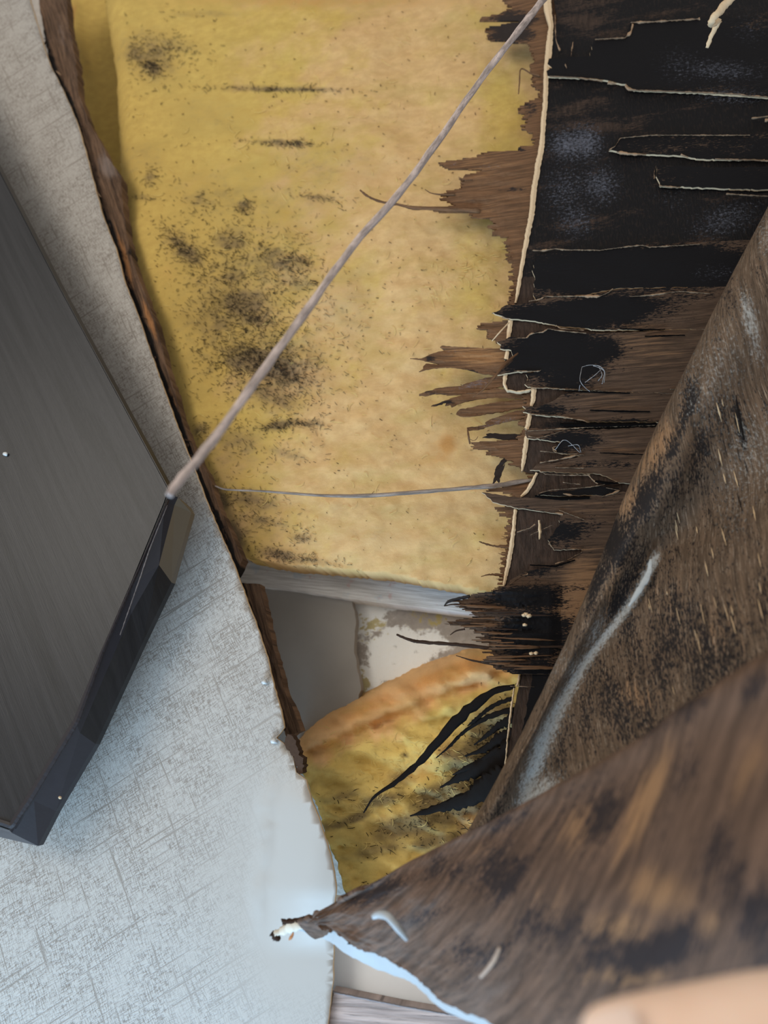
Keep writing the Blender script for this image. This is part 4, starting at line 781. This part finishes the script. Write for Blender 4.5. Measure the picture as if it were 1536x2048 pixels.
def flap_mask(x, y):
    r = blobs([(760, 1780, 80, 20, -25, .9), (900, 1740, 60, 40, 0, .8), (1010, 1750, 60, 70, 20, .9), (1020, 1640, 90, 26, -28, .6), (1330, 1440, 120, 30, -25, .6), (1140, 1860, 140, 60, 10, .7), (1300, 1900, 200, 50, -5, .9), (1500, 1800, 80, 120, 0, .9), (1200, 1620, 50, 80, 20, .8), (1400, 1560, 60, 60, 20, .5), (860, 1830, 60, 20, -20, .4), (960, 1900, 100, 40, 10, .5), (1440, 1700, 60, 70, 20, .6), (1500, 1380, 60, 50, -30, .7)], x, y)
    b = blobs([(1290, 1600, 40, 160, 25, .8), (1150, 1660, 50, 90, 25, .6), (1320, 1780, 120, 70, 20, .7), (1230, 1850, 90, 50, 0, .7), (1100, 1800, 60, 60, 0, .4), (1500, 1560, 40, 120, 20, .6), (1250, 1950, 120, 26, 0, .8), (980, 1700, 60, 30, 0, .4), (1420, 1850, 50, 50, 0, .6)], x, y)
    return np.stack([r * .62, 0 * x, b], 1)
up = [(600, 1846, .425), (640, 1827, .42), (700, 1788, .415), (800, 1738, .40), (900, 1686, .385), (1000, 1634, .365), (1100, 1580, .345), (1200, 1522, .32), (1300, 1456, .30), (1400, 1388, .275), (1540, 1302, .25), (1750, 1180, .23), (1950, 1080, .22)]
lo = [(604, 1856, .425), (650, 1855, .42), (700, 1884, .405), (760, 1915, .395), (820, 1945, .38), (880, 2000, .36), (985, 2050, .33), (1060, 2120, .30), (1160, 2220, .27), (1300, 2320, .24), (1500, 2400, .215), (1700, 2450, .20), (1900, 2500, .19)]
bk_, q1, q2, q3 = [], [], [], []
for i, (a, b) in enumerate(zip(up, lo)):
    k = i / 12; a = np.array(a); b = np.array(b)
    bk_.append(tuple(a + np.array([30 + 40 * k, 30 + 40 * k, .03 * k + .004])))
    for f, lst, bu in ((.12, q1, .012), (.45, q2, .034), (.8, q3, .020)):
        c = a + (b - a) * f; c[2] -= bu * k; lst.append(tuple(c))
s2 = thing('plywood_flap', 'blotchy brown plywood flap hanging nearest to the camera, pinched by a hand', 'plywood flap', Pd(1250, 1750, .25))
WHT2 = m_plain('white_vinyl_backing', srgb(160, 164, 166), .4, .03, 200, .4)
curved('veneer', [bk_, up, q1, q2, q3, lo], 220, 90, .0016, [FLAP, FLAP], maskf=flap_mask, rough=.005, parent=s2, edge_j=5)
lo2 = [(a + dx, b + dy, c + .008) for (a, b, c), (dx, dy) in zip(lo, [(-8, 4), (-6, 20), (-2, 28), (8, 30), (10, 24), (8, 22), (8, 16), (10, 14), (10, 14), (10, 14), (10, 14), (10, 14), (10, 14)])]
lo1 = [(a, b - 8, c + .003) for a, b, c in lo]
bkf = curved('vinyl_backing', [lo1, lo2], 120, 6, .0006, WHT2, parent=s2, edge_j=4); bkf['label'] = 'white vinyl backing'
# torn tip
tip = stick('torn_tip', [(548, 1868, .43, 10), (565, 1862, .43, 15), (585, 1852, .428, 20), (605, 1850, .426, 16), (632, 1846, .424, 8)], m_plain('torn_cream_paper', srgb(204, 196, 180), .8, .06), parent=s2, noise=.3, flat=.4)
for pts in ([(543, 1866, .43, 10), (552, 1874, .43, 14), (560, 1880, .43, 5)], [(562, 1838, .43, 3), (572, 1842, .43, 8), (600, 1838, .428, 6), (618, 1830, .427, 2)], [(578, 1880, .428, 3), (584, 1872, .428, 6), (587, 1864, .428, 3)], [(565, 1845, .43, 7), (590, 1843, .428, 9), (625, 1832, .425, 5)]):
    stick('crumb', pts, DARKW if pts[0][1] != 1880 else m_plain('orange_crumb', srgb(170, 110, 60)), parent=s2, noise=.45, seg=6)
cur = stick('vinyl_curl', [(745, 1834, .372, 10), (758, 1829, .37, 15), (775, 1832, .366, 16), (790, 1848, .364, 16), (803, 1864, .364, 14), (815, 1880, .365, 8)], WHT2, noise=.08, flat=.5)
tag(cur, 'small curved white strip of vinyl stuck on the brown flap', 'vinyl scrap')
stick('torn_fibre', [(1000, 1895, .318, 6), (985, 1925, .318, 9), (960, 1955, .32, 6)], m_plain('pale_scuff', srgb(168, 146, 128)), parent=s2, flat=.25)

# ------------------------------------------------------------------ DARK OVERHEAD CABINET
def m_dark(name, a, b, rough=.4):
    s = NT(name, rough, .35)
    g = s.noise(s.uv(0, (7, 210), warp=.004, warpscale=8), 1, 5, .6); g2 = s.noise(s.uv(0, (60, 1600), (3, 1)), 1, 3, .6); v = s.noise(s.uv(0, (4, 45), (7, 7), warp=.02, warpscale=6), 1, 4, .55)
    c = s.mix(s.ramp(g, .3, .7), a, b); c = s.mix(s.ramp(g2, .55, .75, 0, .35), c, tuple(x * 2.0 for x in b)); c = s.mix(s.ramp(v, .58, .68, 0, .55), c, tuple(x * .45 for x in a))
    return s.done(c, s.math('ADD', g, g2), .25, .0004)
DK = m_dark('charcoal_woodgrain', srgb(16, 15, 17), srgb(32, 30, 31)); DK2 = m_plain('charcoal_edge', srgb(36, 35, 40), .35, .06, 300, .4); DK3 = m_plain('dark_seam', srgb(34, 28, 30), .5)
TRM = m_plain('olive_grey_end', srgb(96, 88, 76), .4, .04, 60, .4)
cab = thing('overhead_cabinet', 'charcoal woodgrain overhead cabinet with a stepped flared edge', 'cabinet', Pz(100, 1000, -.03))
def face_prism(name, pts, mats, parent, back, uvdir, bev=0.0):
    """pts: outline (px, py, distance); pushed back by the vector `back`"""
    W = [Pd(*p) for p in pts]; n = len(W); B = [v + back for v in W]
    d = (Pd(*uvdir[1]) - Pd(*uvdir[0])).normalized(); nn = (W[1] - W[0]).cross(W[2] - W[1]).normalized(); e = nn.cross(d)
    uv = [(v.dot(d), v.dot(e)) for v in W + B]
    faces = [tuple(range(n)), tuple(reversed(range(n, 2 * n)))] + [(i, i + n, (i + 1) % n + n, (i + 1) % n) for i in range(n)]
    o = mkobj(name, W + B, faces, mats, uv, None, None, False, parent)
    bm = bmesh.new(); bm.from_mesh(o.data); bmesh.ops.recalc_face_normals(bm, faces=bm.faces)
    if bev: bmesh.ops.bevel(bm, geom=bm.edges[:], offset=bev, segments=2, affect='EDGES')
    bm.to_mesh(o.data); bm.free(); return o
def zp(px, py, dz): return (px, py, depth_at(px, py, dz))
gdir = (zp(0, 340, -.1), zp(335, 985, -.1))
# bottom panel (level), 10 cm under the ceiling
CD = -.055
face_prism('bottom_panel', [zp(-130, 95, CD), zp(0, 343, CD), zp(120, 575, CD), zp(338, 978, CD), zp(330, 1004, CD), zp(262, 1170, CD), zp(205, 1300, CD), zp(150, 1440, CD), zp(60, 1590, CD), zp(18, 1655, CD), zp(0, 1648, CD), zp(-300, 1560, CD), zp(-300, 95, CD)], DK, cab, Vector((0, 0, .012)), gdir, .0008)
# seam line
ribbon('seam', [(336, 1000, 3), (300, 1085, 3), (262, 1172, 4), (205, 1302, 6), (152, 1442, 12), (60, 1594, 14), (22, 1652, 12), (2, 1645, 12), (-60, 1630, 12)], CD - .0008, DK3, parent=cab, th=.001, j=.6)
# flared edge board: outer outline nearer the ceiling
inner = [(338, 985), (330, 1004), (262, 1170), (205, 1300), (150, 1440), (60, 1590), (18, 1660), (-40, 1640)]
mid = [(356, 995), (349, 1010), (318, 1130), (262, 1228), (160, 1466), (68, 1602), (24, 1666), (-40, 1648)]
outer = [(376, 1012), (383, 1025), (343, 1165), (283, 1290), (191, 1488), (112, 1622), (76, 1692), (-40, 1665)]
def strip(name, A, B, za, zb, mat, i0, i1):
    vs = [Pz(*p, za) for p in A[i0:i1]] + [Pz(*p, zb) for p in B[i0:i1]]; n = i1 - i0
    up_ = Vector((0, 0, .006)); vs += [v + up_ for v in vs]; m = 2 * n
    fc = []
    for i in range(n - 1):
        q = (i, i + 1, n + i + 1, n + i); fc.append(q); fc.append(tuple(k + m for k in reversed(q)))
        fc.append((i, i + m, i + 1 + m, i + 1)); fc.append((n + i, n + i + 1, n + i + 1 + m, n + i + m))
    fc.append((0, n, n + m, m)); fc.append((n - 1, n - 1 + m, 2 * n - 1 + m, 2 * n - 1))
    uv = [(v.y, v.x) for v in vs]
    o = mkobj(name, vs, fc, mat, uv, parent=cab); bm = bmesh.new(); bm.from_mesh(o.data); bmesh.ops.recalc_face_normals(bm, faces=bm.faces); bm.to_mesh(o.data); bm.free(); return o
strip('bevel_edge', inner, mid, CD + .001, CD + .008, DK2, 0, 8)
e1 = strip('end_board', mid, outer, CD + .008, CD + .024, TRM, 0, 3); e1['label'] = 'olive-grey end piece'
strip('end_board', mid, outer, CD + .008, CD + .024, DK, 2, 5)
strip('end_board', mid, outer, CD + .008, CD + .024, DK2, 4, 8)
# side going up to the ceiling, along the long edge and behind the outer edge
up1 = [(-130, 95), (0, 343), (120, 575), (338, 978), (376, 1012)]
vs = [Pz(*p, CD + .012) + Vector((-.017, 0, 0)) for p in up1]; vs += [Vector((v.x - .03, v.y, H - .004)) for v in vs]; n = len(up1)
vs += [v + Vector((-.012, 0, 0)) for v in vs]
fc = []
for i in range(n - 1):
    fc += [(i, i + 1, n + i + 1, n + i), (i + 2 * n, n + i + 2 * n, n + i + 1 + 2 * n, i + 1 + 2 * n), (i, i + 2 * n, i + 1 + 2 * n, i + 1), (n + i, n + i + 1, n + i + 1 + 2 * n, n + i + 2 * n)]
mkobj('side_panel', vs, fc, DK, [(v.y, v.z) for v in vs], parent=cab)
spk_ = zstick('screw_cap', [(7, 907, CD - .001, 6), (11, 908, CD - .0015, 8), (15, 909, CD - .001, 6)], WHITE, parent=cab, seg=8, n=6, noise=.1); spk_['label'] = 'tiny pale screw cap'
LN = m_plain('pale_scratch', srgb(130, 124, 124))
ribbon('scratch', [(334, 1010, 1.5), (300, 1095, 1.8), (282, 1150, 1.5), (240, 1270, 1.2)], CD - .0002, LN, parent=cab, th=.0004, j=.5)
zstick('wood_crumb', [(118, 1593, CD + .012, 3), (120, 1595, CD + .010, 6), (122, 1597, CD + .012, 3)], CREAM, parent=cab, seg=6, n=5)

# ------------------------------------------------------------------ THE HAND (thumb in front of the flap, fingers behind it)
def skin_hand():
    V = []; E = []; Rr = []
    def add(p, r, par=None):
        V.append(Pd(*p)); Rr.append(r); i = len(V) - 1
        if par is not None: E.append((par, i))
        return i
    w0 = add((2350, 2700, .19), .027)
    p1 = add((2050, 2480, .185), .026, w0)
    p2 = add((1960, 2330, .18), .020, p1)
    # thumb: leaves the side of the palm near its base and lies along the flap
    t1 = add((1820, 2120, .180), .0140, p2); t2 = add((1600, 2036, .178), .0128, t1); t3 = add((1430, 2070, .176), .0118, t2); t4 = add((1250, 2094, .175), .0110, t3); add((1160, 2108, .175), .0090, t4)
    # four fingers behind the flap, unequal and bent
    for k, (bx, by, tl) in enumerate(((1800, 2480, 1.0), (1850, 2620, 1.12), (1950, 2760, 1.0), (2060, 2880, .8))):
        a = add((bx, by, .20), .0100, p1); b = add((bx - 160 * tl, by - 30, .235), .0092, a); c = add((bx - 300 * tl, by - 40, .250), .0085, b); add((bx - 400 * tl, by - 20, .245), .0072, c)
    me = bpy.data.meshes.new('hand'); me.from_pydata([tuple(v) for v in V], E, [])
    o = bpy.data.objects.new('hand', me); COL.objects.link(o)
    sk = o.modifiers.new('skin', 'SKIN'); sk.use_smooth_shade = True
    for i, sv in enumerate(me.skin_vertices[0].data): sv.radius = (Rr[i], Rr[i]); sv.use_root = (i == 0)
    ss = o.modifiers.new('sub', 'SUBSURF'); ss.levels = 2; ss.render_levels = 2
    return o
hand = skin_hand(); hand.name = 'person'
s = NT('skin', .5, .4); a = s.noise(s.n('ShaderNodeTexCoord').outputs['Object'], 60, 4)
s.b.inputs['Subsurface Weight'].default_value = .15; s.b.inputs['Subsurface Radius'].default_value = (.01, .004, .002); s.b.inputs['Subsurface Scale'].default_value = .3
hand.data.materials.append(s.done(s.mix(a, srgb(236, 196, 168), srgb(246, 218, 198)), a, .1, .0005))
tag(hand, 'person, only a bare thumb in view, pinching the flap at the bottom right corner', 'person')
# thumbnail
def thumb_nail():
    c = Pd(1230, 2080, .1645); ax = (Pd(1180, 2108, .175) - Pd(1330, 2076, .175)).normalized(); vd = (c - C0).normalized(); sd = ax.cross(vd).normalized(); nn = sd.cross(ax).normalized()
    if nn.dot(vd) > 0: nn = -nn
    vs = []; fc = []
    for i in range(9):
        for j in range(9):
            u = (i / 8 - .5) * 2; v = (j / 8 - .5) * 2; ww = .0058 * (1 - .25 * max(0, u) ** 2)
            vs.append(c + ax * u * .0062 + sd * v * ww - nn * (.0026 * v * v + .001 * u * u))
    m = 81; vs += [v - nn * .0006 for v in vs]
    for i in range(8):
        for j in range(8):
            q = (i * 9 + j, i * 9 + j + 1, (i + 1) * 9 + j + 1, (i + 1) * 9 + j); fc.append(q); fc.append(tuple(k + m for k in reversed(q)))
    mkobj('thumbnail', vs, fc, m_plain('nail', srgb(240, 215, 200), .3, .02, 100, .5, .02), smooth=True, parent=hand)
thumb_nail()
